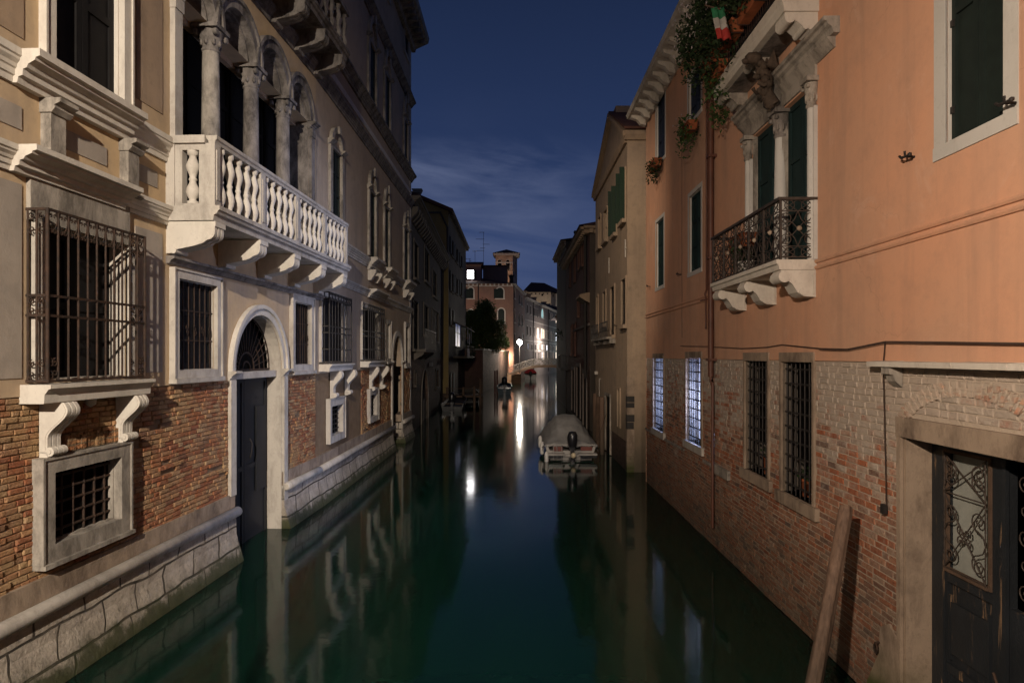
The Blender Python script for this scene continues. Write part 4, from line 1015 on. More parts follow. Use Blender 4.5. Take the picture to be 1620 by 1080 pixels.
# string course: two soft ridges
zr1, zr0 = RW.z(1300, 411), RW.z(1300, 421)
mb = MB(RW)
for z in (zr1, zr0): mb.prism([(-.01, z+.03), (.02, z+.022), (.032, z), (.02, z-.022), (-.01, z-.03)], uR0, uR1, 'u')
part('string_course', mb, 'orange plaster', org)
# iron balcony and the two-light window behind it
RB = .45
ub0, ub1 = RW.u(1292), RW.u(1171)
zbf = RW.z(1235.7, 410, RB); zbr = RW.z(1234.7, 315.5, RB); zbs = RW.z(1235.7, 426, RB)
mb = MB(RW); cornice(mb, ub0, ub1, zbf, zbs, RB+.05, steps=[(0, 1), (.4, 1), (.5, .95), (1, .92)])
rb = part('balcony', mb, 'white stone', org, 'small balcony with scrolled wrought iron railing on carved corbels')
for u in (ub0+.02, (ub0+ub1)/2-.13, ub1-.30):
    mb = MB(RW)
    mb.prism([(0, zbs), (RB-.02, zbs), (RB, zbs-.05), (RB-.02, zbs-.14), (RB-.10, zbs-.13), (RB-.16, zbs-.18), (RB-.22, zbs-.28), (RB-.30, zbs-.33), (0, zbs-.34)], u, u+.26, 'u')
    mb.lathe([(.075, 0), (.075, .29)], RB-.055, zbs-.085, 12, 'u', u-.015); mb.lathe([(.05, 0), (.05, .29)], .16, zbs-.27, 12, 'u', u-.015)
    mb.tube([(u-.01, .03, zbs-.04), (u-.01, .03, zbs-.31)], .012, 4)
    part('corbel', mb, 'white stone', rb)
mb = MB(RW); n = RB-.0
mb.box(ub0-.03, ub1+.03, n-.02, n+.035, zbr-.012, zbr+.025)
for u in (ub0, ub1-.0): mb.box(u-.03, u+.025, 0, n-.02, zbr-.012, zbr+.024)
part('handrail', mb, 'wrought iron', rb)
def panel_iron(mb, A, B, z0, z1, flat):
    """one ironwork field between A and B; flat(a, z) gives the 3D point"""
    w = B-A; h = z1-z0; zm0, zm1 = z0+h*.2, z1-h*.2; c = (A+B)/2; zc = (z0+z1)/2
    def T(pts, r=.008): mb.tube([flat(*p) for p in pts], r, 4)
    T([(A, z0+.01), (B, z0+.01)], .011); T([(A, zm0), (B, zm0)], .008); T([(A, zm1), (B, zm1)], .008)
    for (x0, x1) in ((A, c), (c, B)):
        for (a, b) in ((z0, zm0), (zm1, z1)):
            T([(x0, a), (x1, b)], .006); T([(x0, b), (x1, a)], .006)
            m = ((x0+x1)/2, (a+b)/2); T([(m[0]+(b-a)*.42*math.cos(t*PI/6), m[1]+(b-a)*.42*math.sin(t*PI/6)) for t in range(13)], .006)
    for sa in (-1, 1):
        for sb in (-1, 1):
            T([(c, zc+sb*h*.30), (c+sa*w*.10, zc+sb*h*.16), (c+sa*w*.28, zc+sb*h*.05), (c+sa*w*.48, zc)][:4], .007)
            T([(c, zc), (c+sa*w*.16, zc+sb*h*.10), (c+sa*w*.36, zc+sb*h*.15), (c+sa*w*.46, zc+sb*h*.26)], .007)
            m = (c+sa*w*.36, zc+sb*h*.18); T([(m[0]+h*.085*math.cos(t*PI/6), m[1]+h*.085*math.sin(t*PI/6)) for t in range(13)], .007)
for ue2 in (ub0, ub1): mb = MB(RW); panel_iron(mb, .03, n-.01, zbf+.02, zbr, lambda a, z: (ue2, a, z)); part('end_ironwork', mb, 'wrought iron', rb)
L = ub1-ub0; npn = 5
for k in range(npn):
    mb = MB(RW); panel_iron(mb, ub0+L*k/npn+.01, ub0+L*(k+1)/npn-.01, zbf+.02, zbr, lambda a, z: (a, n, z)); part('railing_panel', mb, 'wrought iron', rb)
for k in range(npn+1): u = ub0+L*k/npn; part('railing_post', MB(RW).box(u-.014, u+.014, n-.014, n+.014, zbf, zbr), 'wrought iron', rb)
for u in (ub0, ub1): part('railing_post', MB(RW).box(u-.014, u+.014, .01, .035, zbf, zbr), 'wrought iron', rb)
for k in range(npn): mb = MB(RW); mb.lathe([(.001, 0), (.02, .005), (.035, .02), (.03, .035), (.012, .05), (.001, .055)], ub0+L*(k+.5)/npn, (zbf+zbr)/2+.01, 12, 'n', n); part('rosette', mb, 'brown stone', rb)
mb = MB(RW); mb.lathe([(.001, 0), (.02, -.005), (.035, -.02), (.03, -.035), (.012, -.05), (.001, -.055)], n*.5, (zbf+zbr)/2+.01, 12, 'u', ub0)
part('rosette', mb, 'brown stone', rb)
# french window: two lights, mid column, side pilasters
ztopF = RW.z(1292, 122)
hF1 = (RW.u(1286), RW.u(1238), zbf, ztopF-.02, False, .10); hF2 = (RW.u(1232), RW.u(1191), zbf, ztopF-.02, False, .10); HR += [hF1, hF2]
fo = rpane(hF1, 'teal shutter', 2, 3, label='pair of dark teal balcony shutters nearest the camera'); fo2 = rpane(hF2, 'teal shutter', 2, 3)
mb = MB(RW); mb.box(RW.u(1293), RW.u(1178), -.02, .03, ztopF, ztopF+.16); part('lintel', mb, 'weathered stone', fo)
um = (hF1[1]+hF2[0])/2
mb = MB(RW); mb.box(hF1[1]-.012, hF2[0]+.012, -.12, .012, zbf, ztopF-.02); mb.box(hF2[1]-.012, hF2[1]+.01, -.12, -.001, zbf, ztopF-.02); part('mullion_wall', mb, 'weathered stone', fo)
mb = MB(RW); mb.lathe([(.13, 0), (.13, .06), (.10, .1), (.105, .14), (.088, .17), (.09, .9), (.075, ztopF-zbf-.40)], um, .0, 18, 'z', zbf); cf_ = part('column', mb, 'pale frame stone', fo)
mb = MB(RW); capital(mb, um, .0, ztopF-.40, .40, .082); part('capital', mb, 'sooty stone', cf_)
for ua in (hF1[0]-.13, hF2[1]):
    mb = MB(RW); mb.box(ua, ua+.13, -.02, .05, zbf, ztopF-.36); mb.lathe([(.05, 0), (.05, ztopF-zbf-.36)], ua+.065, .05, 12, 'z', zbf); part('pilaster', mb, 'pale frame stone', fo)
    mb = MB(RW); capital(mb, ua+.065, .05, ztopF-.38, .38, .06); part('capital', mb, 'weathered stone', fo)
# hood moulding and the carved creature on it
ch0, ch1 = RW.u(1303, .19), RW.u(1156, .19); zh1, zh0 = RW.z(1283, 47, .19), RW.z(1283, 72, .19)
mb = MB(RW); cornice(mb, ch0, ch1, zh1, zh0, .19, steps=[(0, 1), (.25, 1), (.3, .8), (.5, .72), (.62, .5), (1, .4)]); mb.prism([(0, zh0), (.11, zh0), (.02, zh0-.12), (0, zh0-.12)], ch0+.1, ch1-.1, 'u'); part('hood_moulding', mb, 'weathered stone', fo)
ush = RW.u(1216, .22); zs0 = ztopF+.02
mb = MB(RW)
P = [(ush, .16, zs0), (ush+.0, .26, zs0+.18), (ush-.02, .24, zs0+.36), (ush, .32, zs0+.52), (ush+.02, .38, zs0+.62)]
mb.tube(P, .10, 8, r2=.05)
for i in range(14): 
    t = i/13*3.98; k = int(t); f = t-k; p = [P[k][j]+(P[k+1][j]-P[k][j])*f for j in range(3)]; mb.blob((p[0]+random.uniform(-.08, .08), p[1]+random.uniform(-.02, .08), p[2]), (.06, .07, .07), i, 1, .35)
mb.blob((ush, .44, zs0+.66), (.08, .12, .09), 4, 2, .15); mb.blob((ush, .54, zs0+.62), (.05, .07, .05), 5, 1, .15)
for sg in (-1, 1): mb.prism([(.3, zs0+.5), (.2, zs0+.72), (.14, zs0+.45)], ush+sg*.1, ush+sg*.14, 'u'); mb.tube([(ush+sg*.07, .24, zs0+.3), (ush+sg*.14, .34, zs0+.22), (ush+sg*.1, .40, zs0+.28)], .03, 5)
part('carved_creature', mb, 'sculpture', org, 'dark carved creature leaning out over the middle column')
# upper balcony with iron rail and plants
UB = .44
v0, v1 = RW.u(1296), RW.u(1129, UB); zu1, zu0 = RW.z(1237, 0, UB)+.08, RW.z(1237, 17, UB)
mb = MB(RW); cornice(mb, v0, v1, zu1, zu0-.03, UB+.02, steps=[(0, 1), (.5, 1), (.6, .96), (1, .94)])
ubal = part('balcony', mb, 'white stone', org, 'upper stone balcony crowded with flower boxes')
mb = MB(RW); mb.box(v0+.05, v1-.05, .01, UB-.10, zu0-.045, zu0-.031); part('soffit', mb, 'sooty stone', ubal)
for u in (v0+.03, (v0+v1)/2-.2, v1-.36):
    mb = MB(RW)
    mb.prism([(0, zu0), (UB-.04, zu0), (UB-.02, zu0-.07), (UB-.05, zu0-.14), (UB-.12, zu0-.12), (UB-.18, zu0-.14), (UB-.26, zu0-.21), (.10, zu0-.24), (.03, zu0-.26), (0, zu0-.25)], u, u+.28, 'u')
    mb.lathe([(.065, 0), (.065, .30)], UB-.09, zu0-.10, 12, 'u', u-.01); mb.lathe([(.045, 0), (.045, .30)], .15, zu0-.20, 12, 'u', u-.01)
    part('corbel', mb, 'white stone' if u < v0+.1 else 'weathered stone', ubal)
mb = MB(RW); zz = zu1+1.0; mb.box(v0, v1, UB-.05, UB-.02, zz, zz+.03); mb.box(v0, v1, UB-.05, UB-.02, zu1+.08, zu1+.10)
for i in range(36): u = v0+(v1-v0)*i/35; mb.tube([(u, UB-.035, zu1), (u, UB-.035, zz)], .008, 4)
for i in range(4): mb.tube([(v0, .1*i+.05, zu1), (v0, .1*i+.05, zz)], .008, 4); mb.tube([(v1, .1*i+.05, zu1), (v1, .1*i+.05, zz)], .008, 4)
part('railing', mb, 'black iron', ubal)
# eaves with modillions
ze = RW.z(1012, 150, .5)
mb = MB(RW); mb.prism([(0, ze-.22), (.08, ze-.22), (.10, ze-.05), (.52, ze), (.56, ze+.10), (0, ze+.25)], uR0, uR1+.1, 'u')
ev = part('eaves', mb, 'istrian stone', org)
k = uR1-.1
while k > 4: 
    mb = MB(RW); mb.prism([(.06, ze-.03), (.46, ze+.0), (.46, ze-.08), (.30, ze-.14), (.20, ze-.26), (.06, ze-.30)], k-.16, k, 'u'); part('modillion', mb, 'istrian stone', ev); k -= .56
# drain pipes
mb = MB(RW); ud = RW.u(1132); zd0, zd1 = RW.z(1132, 596), ze-.1
mb.tube([(ud, .09, zd1), (ud, .09, zd0)], .055, 10)
for z in (zd0+.3, zd0+2.2, zd0+4.1, zd0+5.6): mb.box(ud-.09, ud+.075, 0, .16, z, z+.05)
mb.tube([(ud, .09, zd0+.02), (ud-.01, .09, zd0-.10), (ud-.05, .09, zd0-.14), (ud-.09, .09, zd0-.07), (ud-.11, .09, zd0-.12), (ud-.11, .09, RW.z(1137, 836))], .026, 8)
part('drainpipe', mb, 'copper pipe', org)
mb = MB(RW); u2 = RW.u(1121); mb.tube([(u2, .04, RW.z(1121, 140)), (u2, .04, RW.z(1121, 458)), (u2+.1, .04, RW.z(1118, 465)), (u2+.05, .04, RW.z(1120, 470)), (u2+.05, .04, RW.z(1120, 520))], .018, 6); mb.tube([(u2-.05, .03, RW.z(1125, 472)), (u2+.45, .03, RW.z(1106, 477))], .014, 5); part('thin_pipe', mb, 'copper pipe', org)
mb = MB(RW); mb.tube([(RW.u(1079)+.01*math.sin(i*1.7), .001, RW.z(1079, 228+i*17)) for i in range(19)], .006, 4); part('plaster_joint', mb, 'cable', org)
# cable slung along the plaster
mb = MB(RW)
ks = [(1078, 547), (1125, 548), (1175, 551), (1215, 549), (1240, 545), (1300, 551), (1345, 552), (1405, 540), (1500, 541), (1640, 543)]
mb.tube([(RW.u(x), .025, RW.z(x, y)) for x, y in ks], .007, 4); mb.tube([(RW.u(x), .03, RW.z(x, y+2)) for x, y in ks[5:]], .006, 4)
mb.tube([(RW.u(1405), .03, RW.z(1405, 540)), (RW.u(1402), .03, RW.z(1402, 575)), (RW.u(1407), .03, RW.z(1407, 800))], .006, 4)
part('wall_cable', mb, 'cable', org)
mb = MB(RW); u = RW.u(1403); mb.box(u-.03, u+.03, .01, .05, RW.z(1403, 812), RW.z(1403, 797)); part('cable_box', mb, 'black iron', org)
# canopy slab over the door
us0, us1 = -2.0, RW.u(1372, .14); zs1, zs_ = RW.z(1400, 572, .14), RW.z(1400, 580, .14)
mb = MB(RW); uu = us1
while uu > us0: 
    q = random.uniform(.25, .6); mb.prism([(0, zs1+random.uniform(0, .01)), (.14+random.uniform(-.01, .02), zs1), (.15, zs_), (0, zs_-.01)], uu-q, uu+.003, 'u'); uu -= q
part('ledge', mb, 'white stone', org)
mb = MB(RW); ua = RW.u(1428); mb.prism([(0, zs_-.01), (.13, zs_-.01), (.13, zs_-.07), (.09, zs_-.08), (.07, zs_-.14), (0, zs_-.20)], ua, ua+.14, 'u'); part('ledge_bracket', mb, 'weathered stone', org)
# near door in its stone frame
ud0, ud1 = RW.u(1740), RW.u(1427); zdt = RW.z(1475, 703)+.0
zdt = RW.z(1427, 690)
hdoor = (ud0, ud1, -.5, zdt, False, .28); HR.append(hdoor)
mb = MB(RW); mb.box(ud0, ud1+.06, -.02, .03, zdt, zdt+.19)
dfr = part('door_frame', mb, 'brown stone', org)
mb = MB(RW); mb.box(ud1, ud1+.06, -.02, .02, -.4, zdt); mb.box(ud1-.03, ud1+.02, -.30, -.021, -.4, zdt-.0); mb.box(ud1-.05, ud1-.02, -.06, .028, .25, .42) 
part('jamb', mb, 'brown stone', dfr)
mb = MB(RW); mb.prism([(ud1+.055, -.4), (ud1+.75, -.4), (ud1+.60, .15), (ud1+.38, .55), (ud1+.36, .82), (ud1+.2, .92), (ud1+.055, .80)], -.01, .012, 'n'); part('patched_render', mb, 'brown stone', org)
mb = MB(RW); u = RW.u(1393); zz = RW.z(1393, 1020); mb.tube([(u+.03*math.cos(t*PI/5), .05, zz-.03+.05*math.sin(t*PI/5)) for t in range(10)], .009, 5, True); mb.tube([(u, 0, zz+.03), (u, .06, zz+.025)], .012, 5); part('mooring_ring', mb, 'rusty iron', org)
# door leaf: stiles, glazed upper light with scrolled ironwork, panels below
nd = -.27; DL = ud1-.03
uf = lambda x: RW.u(x, nd); zf = lambda x, y: RW.z(x, y, nd)
wl = uf(1497)-uf(1565); gz1, gz0 = zf(1531, 722), zf(1531, 912); g0, g1 = uf(1566), uf(1498)
mb = MB(RW); mb.box(g0-.14, DL, nd-.08, nd-.04, -.4, gz0-.04); mb.box(g1+.03, DL, nd-.08, nd, gz0-.04, zdt); mb.box(g0-.03, g1+.03, nd-.08, nd, gz1+.03, zdt); mb.box(g1+.02, g1+.05, nd, nd+.02, -.4, zdt-.1)
mb.box(g0-.20, g0-.03, nd-.08, nd, -.4, zdt); mb.box(g0-.03, DL, nd-.04, nd-.0, gz0-.13, gz0-.04); mb.box(g1+.0, DL, nd-.04, nd, -.4, gz0-.13)
for (za, zb_) in ((gz0-.85, gz0-.25), (gz0-1.6, gz0-.98)):
    mb.box(g0+.05, g1-.04, nd-.04, nd-.01, za+.06, zb_-.06); mb.box(g0-.03, g1, nd-.04, nd+.0, za-.12, za-.04)
    mb.box(g0+.02, g0+.04, nd-.04, nd-.005, za, zb_); mb.box(g1-.03, g1-.01, nd-.04, nd-.005, za, zb_)
mb.box(ud0, g0-.20, nd-.08, nd-.02, -.4, gz0-.1); mb.box(ud0, g0-.35, nd-.08, nd-.03, gz0-.1, zdt)
mb.box(g0-.215, g0-.175, nd, nd+.03, -.4, zdt)
dl = part('door', mb, 'worn door paint', org, 'worn black-blue double door with scrolled iron over its pale glazed light')
mb = MB(RW)
for (a, b, c_, d_) in ((g0-.03, g0, gz0-.03, gz1+.03), (g1, g1+.03, gz0-.03, gz1+.03)): mb.box(a, b, nd-.03, nd+.015, c_, d_)
mb.box(g0, g1, nd-.03, nd+.015, gz1, gz1+.03); mb.box(g0, g1, nd-.03, nd+.03, gz0-.03, gz0); part('glazing_bead', mb, 'old wood', dl)
mb = MB(RW); mb.box(g0-.02, g1+.02, nd-.075, nd-.07, gz0-.02, gz1+.02); part('pane', mb, 'curtain', dl)
mb = MB(RW); n_ = nd+.03; gw, gh = g1-g0, gz1-gz0; gc = (g0+g1)/2
def GT(pts, r=.0065): mb.tube([(p[0], n_, p[1]) for p in pts], r, 5)
for (zl, zh) in ((gz0, gz0+gh*.66), (gz0+gh*.66, gz1)):
    GT([(g0, zl), (g1, zh)]); GT([(g0, zh), (g1, zl)])
GT([(g0, gz0+gh*.66), (g1, gz0+gh*.66)]); GT([(g0, gz0+.01), (g1, gz0+.01)]); GT([(g0+.01, gz0), (g0+.01, gz1)]); GT([(g1-.01, gz0), (g1-.01, gz1)])
for sx_ in (-1, 1):
    for zc_, sz in ((gz0+gh*.14, 1), (gz0+gh*.50, -1), (gz0+gh*.80, 1), (gz0+gh*.88, -1)):
        cx_ = gc+sx_*gw*.33; rr = gw*.17
        GT(spiral((cx_, zc_), rr, 1.35, PI/2*sz, 20, sx_*sz), .0065)
        GT([(cx_, zc_+sz*rr), (cx_+sx_*gw*.10, zc_+sz*rr*1.3), (g0+.01 if sx_ < 0 else g1-.01, zc_+sz*rr*2.0)], .006)
for a in range(4):
    t = PI/4+a*PI/2; GT(spiral((gc+gw*.11*math.cos(t), gz0+gh*.33+gw*.11*math.sin(t)), gw*.085, 1.2, t, 14, 1 if a % 2 else -1), .007)
part('ironwork', mb, 'wrought iron', dl)
mb = MB(RW); mb.box(ud0, g0-.32, nd-.075, nd-.07, gz0, gz1); part('pane', mb, 'dirty glass', dl)
mb = MB(RW)
for i in range(4): 
    for j in range(5): mb.tube([(p[0], n_, p[1]) for p in spiral((g0-.42-.16*i, gz0+gh*(j+.5)/5), .07, 1.3, PI/2*(1 if j % 2 else -1), 14, 1)], .0065, 5)
part('ironwork', mb, 'wrought iron', dl)
# walls
mb = MB(RW); wall(mb, uR0, uR1, zbt, ze, HR); part('plaster_wall', mb, 'orange plaster', org)
mb = MB(RW); wall(mb, uR0, uR1, -1, zbt-.0, HR, -.015); bw = part('brick_wall', mb, 'lime mortar', org)
HX = HR+[(h[0]-.055, h[1]+.055, h[2]-.16, h[3]+.13, False) for h in (l1, l2, d3, d4)]+[(ud0, ud1+.06, -1, zdt+.19, False)]
part('bricks', brickwork(RW, 3.0, uR1, -.3, zbt-.012, HX, .225, .072, .012, 3, (-.004, .004), .010, .0, .003, 0, -.006, 1.3), 'old red bricks', bw, recalc=False)
mb = MB(RW); mb.box(uR0, RW.u(1040), -.02, .008, zbt-.0, zbt+.012); part('plaster_edge', mb, 'orange plaster', org)
# sill-height stone string left of the windows, relieving arch over the door
mb = MB(RW); zq = l1[2]-.02; q0 = RW.u(1155)
for a, b in ((l1[0]-.16, l2[1]+.14), (l2[0]-.16, q0)):
    mb.box(min(a, b), max(a, b), -.02, .03, zq-.15, zq-.10)
mb.box(q0, q0+.8, -.02, .05, zq-.22, zq-.06); mb.box(l1[1]+.1, uR1, -.02, .03, zq-.15, zq-.10)
part('sill_string', mb, 'weathered stone', org)
mb = MB(RW); ac, ar = RW.u(1530), .95; za_ = zdt+.2-.35
for i in range(26):
    t = PI*(.14+.72*i/25); r0, r1_ = ar, ar+.16; w_ = .017
    mb.prism([(ac+math.cos(t-w_*1.3)*r0, za_+math.sin(t-w_*1.3)*r0*.62), (ac+math.cos(t+w_*1.3)*r0, za_+math.sin(t+w_*1.3)*r0*.62), (ac+math.cos(t+w_*1.3)*r1_, za_+math.sin(t+w_*1.3)*r1_*.66), (ac+math.cos(t-w_*1.3)*r1_, za_+math.sin(t-w_*1.3)*r1_*.66)], -.02, .004+.008*(i % 3)/2, 'n')
part('relieving_arch', mb, 'old red brick', org)
# far end, back, roof
p0 = RW.pt(uR0, 0, 0); p1 = RW.pt(uR1, 0, 0)
mb = MB(); mb.add([(p1[0], p1[1], -1), (15, p1[1], -1), (15, p1[1], ze), (p1[0], p1[1], ze)], [(0, 1, 2, 3)]); mb.add([(15, p1[1], -1), (15, p0[1], -1), (15, p0[1], ze), (15, p1[1], ze)], [(0, 1, 2, 3)]); mb.add([(p0[0], p0[1], -1), (15, p0[1], -1), (15, p0[1], ze), (p0[0], p0[1], ze)], [(0, 1, 2, 3)])
part('side_walls', mb, 'orange plaster', org)
mb = MB(); mb.add([(p1[0]-.55, p1[1]+.1, ze+.12), (15, p1[1]+.1, ze+.12), (15, p0[1], ze+.12), (p0[0]-.55, p0[1], ze+.12), (9.5, p1[1]-4, ze+2.4), (9.5, p0[1]+4, ze+2.4)], [(0, 1, 4), (1, 2, 5, 4), (2, 3, 5), (3, 0, 4, 5)])
part('roof', mb, 'roof tile', org)

# --- mooring pole leaning against the brick
mb = MB(); A_, B_ = Vector((2.36, 5.66, -1.0)), Vector((3.425, 6.625, 2.06)); ax = (B_-A_).normalized(); e1 = ax.cross(Vector((0, 1, 0))).normalized(); e2 = ax.cross(e1); vs = []; nr, ns = 46, 26
for i in range(nr+1):
    f = i/nr; c = A_.lerp(B_, f)+e1*.012*math.sin(f*5)
    for j in range(ns):
        a_ = 2*PI*j/ns; gr = mnoise.noise(Vector((math.cos(a_)*4, math.sin(a_)*4, f*2.2))); rr = (.078-.010*f)*(1+.07*gr+.05*mnoise.noise(Vector((math.cos(a_)*1.5, math.sin(a_)*1.5, f*9))))
        if gr < -.28: rr -= .010      # drying cracks along the grain
        if i == nr: rr *= .86
        vs.append(tuple(c+e1*rr*math.cos(a_)+e2*rr*math.sin(a_)+(ax*.02*mnoise.noise(Vector((j*.7, 3, 1))) if i == nr else ax*0)))
mb.add(vs, [(i*ns+j, i*ns+(j+1) % ns, (i+1)*ns+(j+1) % ns, (i+1)*ns+j) for i in range(nr) for j in range(ns)], True); mb.add(vs[-ns:], [tuple(range(ns))])
single('mooring_pole', mb, 'pole wood', 'thick brown wooden pole leaning on the brick wall beside the near door', 'mooring pole')
mb = MB(); mb.tube([(3.62, 4.0, .2), (3.55, 4.45, .75), (3.62, 4.85, 1.22)], .011, 6)
single('metal_rod', mb, 'rusty iron', 'thin rusty rod leaning across the lower right of the near door', 'rod')

# --- plants
def flowerbox(u, n, z, w, label, group, seed, leaves=260, size=.075, rad=(.34, .22, .26), flowers=0, m='leaf', box=True, dep=.18, hgt=.17, droop=.35, up=.12, loc=None, out=.04):
    rd = random.Random(seed); x, y, _ = RW.pt(u, n, 0)
    t = thing('flower_box', label, 'flower box', (x, y, z), group)
    if box:
        mb = MB(RW); mb.prism([(n-dep/2+.02, z), (n+dep/2-.02, z), (n+dep/2, z+hgt), (n+dep/2+.015, z+hgt), (n+dep/2+.015, z+hgt+.03), (n-dep/2-.015, z+hgt+.03), (n-dep/2, z+hgt)], u-w/2, u+w/2, 'u'); part('planter', mb, 'terracotta', t)
        mb = MB(RW)
        for uu in (u-w/2+.03, u+w/2-.03): mb.tube([(uu, n-dep/2, z+.1), (uu, n+dep/2+.02, z+.1), (uu, n+dep/2, z-.01), (uu, n-dep/2, z-.01)], .006, 4)
        mb.tube([(u-w/2, n+dep/2+.02, z+.1), (u+w/2, n+dep/2+.02, z+.1)], .006, 4)
        part('bracket', mb, 'black iron', t)
    mb = MB(RW); leaf_cloud(mb, (u, n+out, z+hgt+up), rad, leaves, size, rd, droop); part('foliage', mb, m, t, recalc=False)
    if flowers:
        mb = MB(RW)
        for i in range(flowers):
            a, b = rd.uniform(0, 2*PI), rd.uniform(-.6, 1.2); c = (u+math.cos(a)*math.cos(b)*rad[0]*1.05, n+out+abs(math.sin(a))*math.cos(b)*rad[1]*1.1, z+hgt+up+math.sin(b)*rad[2])
            for k in range(5):
                q = 2*PI*k/5; s = .028; mb.add([c, (c[0]+s*math.cos(q), c[1]+.01, c[2]+s*math.sin(q)), (c[0]+s*math.cos(q+.9), c[1]+.015, c[2]+s*math.sin(q+.9))], [(0, 1, 2)])
        part('flowers', mb, 'flower petal', t, recalc=False)
    return t
u = RW.u(1034, .15); flowerbox(u-.2, .16, RW.z(1034, 272, .15), .75, 'dark trailing plant on the highest far window sill of the orange house', 'window boxes on the orange house', 1, 420, .07, (.62, .2, .16), m='dark leaf', droop=.35, up=-.02)
u = RW.u(1090, .2); flowerbox(u, .2, RW.z(1095, 207, .2), .62, 'green plant in a small terracotta box beside the copper drainpipe', 'window boxes on the orange house', 2, 460, .075, (.42, .24, .22), 5, 'leaf', droop=.5, up=.02)
gl = 'planters along the upper balcony'
xs = [(1230, 'dark leafy box nearest the camera on the upper balcony', 700, 0, 'dark leaf'), (1195, 'dense dark box in the middle of the upper balcony', 800, 4, 'dark leaf'), (1160, 'bushy box of white flowers beside the hanging flag', 900, 26, 'dark leaf'), (1128, 'white-flowered bush at the far corner of the upper balcony', 1000, 46, 'dark leaf')]
for k, (x, lab, nl, fl, m) in enumerate(xs):
    u = RW.u(x, UB+.08); flowerbox(u, UB+.12, zu1+.10+.02*k, .68, lab, gl, 10+k, int(nl*2.6), .062, (.50, .42, .50 if k < 2 else .66), fl, m, droop=.45 if k > 1 else .2, up=.42, out=.16)
u = RW.u(1140, UB); flowerbox(u+.05, UB+.02, zu1-.02, .6, 'terracotta box of trailing bright green leaves low on the balcony corner', gl, 21, 420, .07, (.34, .2, .22), 0, 'leaf', droop=.5, up=-.05)
x, y, _ = RW.pt(v1+.05, UB-.1, 0)
mb = MB(RW); leaf_cloud(mb, (v1+.10, UB-.12, zu1-.38), (.22, .16, .17), 160, .07, random.Random(3), .2); single('hanging_plant', mb, 'leaf', 'small green plant hanging below the far corner of the upper balcony', 'plant', recalc=False)
# flag
fl = thing('flag', 'small green white and red flag hanging among the balcony flowers', 'flag', RW.pt(RW.u(1135, UB+.50), UB+.50, RW.z(1135, 60, UB+.50)))
ufl = RW.u(1133, UB+.50); zt_, zb_ = RW.z(1133, 12, UB+.50), RW.z(1133, 62, UB+.50)
for k, (nm, mm) in enumerate((('green_stripe', 'flag green'), ('white_stripe', 'flag white'), ('red_stripe', 'flag red'))):
    mb = MB(RW); za, zc = zt_-(zt_-zb_)*k/3, zt_-(zt_-zb_)*(k+1)/3
    def row(z, sh): return [(ufl+.03*math.sin(i*1.6+z*4), UB+.36+.19*i/8+sh, z+.01*math.sin(i)) for i in range(9)]
    A_, B_ = row(za, -.10*k/3+.02), row(zc, -.10*(k+1)/3+.02); vs = A_+B_; vs2 = [(p[0]+.006, p[1], p[2]) for p in vs]
    mb.add(vs+vs2, [(i, i+1, i+10, i+9) for i in range(8)]+[(18+i, 18+i+1, 18+i+10, 18+i+9) for i in range(8)], True); part(nm, mb, mm, fl, recalc=False)
mb = MB(RW); mb.tube([(ufl+.05, UB-.05, zt_-.12), (ufl, UB+.66, zt_+.03)], .012, 5); part('staff', mb, 'old wood', fl)
# potted plants: two on the lit sills, two on the iron balcony, pots behind the dark bars
def pot(fr, u, n, z, r, h, label, group, seed, leaves=90, m='leaf', lr=.12, size=.06, body='terracotta'):
    x, y, _ = fr.pt(u, n, 0); t = thing('potted_plant', label, 'potted plant', (x, y, z), group)
    mb = MB(fr); mb.lathe([(r*.7, 0), (r*.95, h*.85), (r*1.08, h*.86), (r*1.08, h), (r*.9, h)], u, n, 12, 'z', z); part('pot', mb, body, t)
    mb = MB(fr); leaf_cloud(mb, (u, n, z+h+lr*.7), (lr, lr, lr), leaves, size, random.Random(seed), .1); part('foliage', mb, m, t, recalc=False)
pot(RW, l1[0]+.35, -.2, l1[2]+.0, .07, .11, 'potted green plant on the sill of the farther lit window', 'potted plants', 31, m='leaf', lr=.10)
pot(RW, l2[0]+.25, -.18, l2[2]+.0, .09, .14, 'potted leafy green plant on the sill of the nearer lit window', 'potted plants', 32, m='leaf', lr=.13)
pot(RW, ub0+1.75, .28, zbf, .13, .22, 'white potted plant on the iron balcony floor', 'potted plants', 33, 160, 'dark leaf', .2, .08, 'pale frame stone')
u = ub0+1.3
flowerbox(u+.5, .30, zbf+.42, .7, 'terracotta box hung inside the iron balcony railing', 'window boxes on the orange house', 34, 220, .07, (.36, .12, .14), 4, 'dark leaf', droop=.5, up=-.05)
for k in range(3): pot(RW, d4[0]+.16+.2*k, -.18, d4[2], .085, .24, ('terracotta pot nearest the camera behind the dark barred window', 'middle terracotta pot behind the dark barred window', 'farthest terracotta pot behind the nearest dark barred window')[k], 'pots behind the bars', 40+k, 60, 'dark leaf', .12)
for k in range(2): pot(RW, d3[0]+.15+.3*k, -.18, d3[2], .09, .28, ('terracotta pot behind the second dark barred window, near side', 'terracotta pot behind the second dark barred window, far side')[k], 'pots behind the bars', 45+k, 60, 'dark leaf', .12)
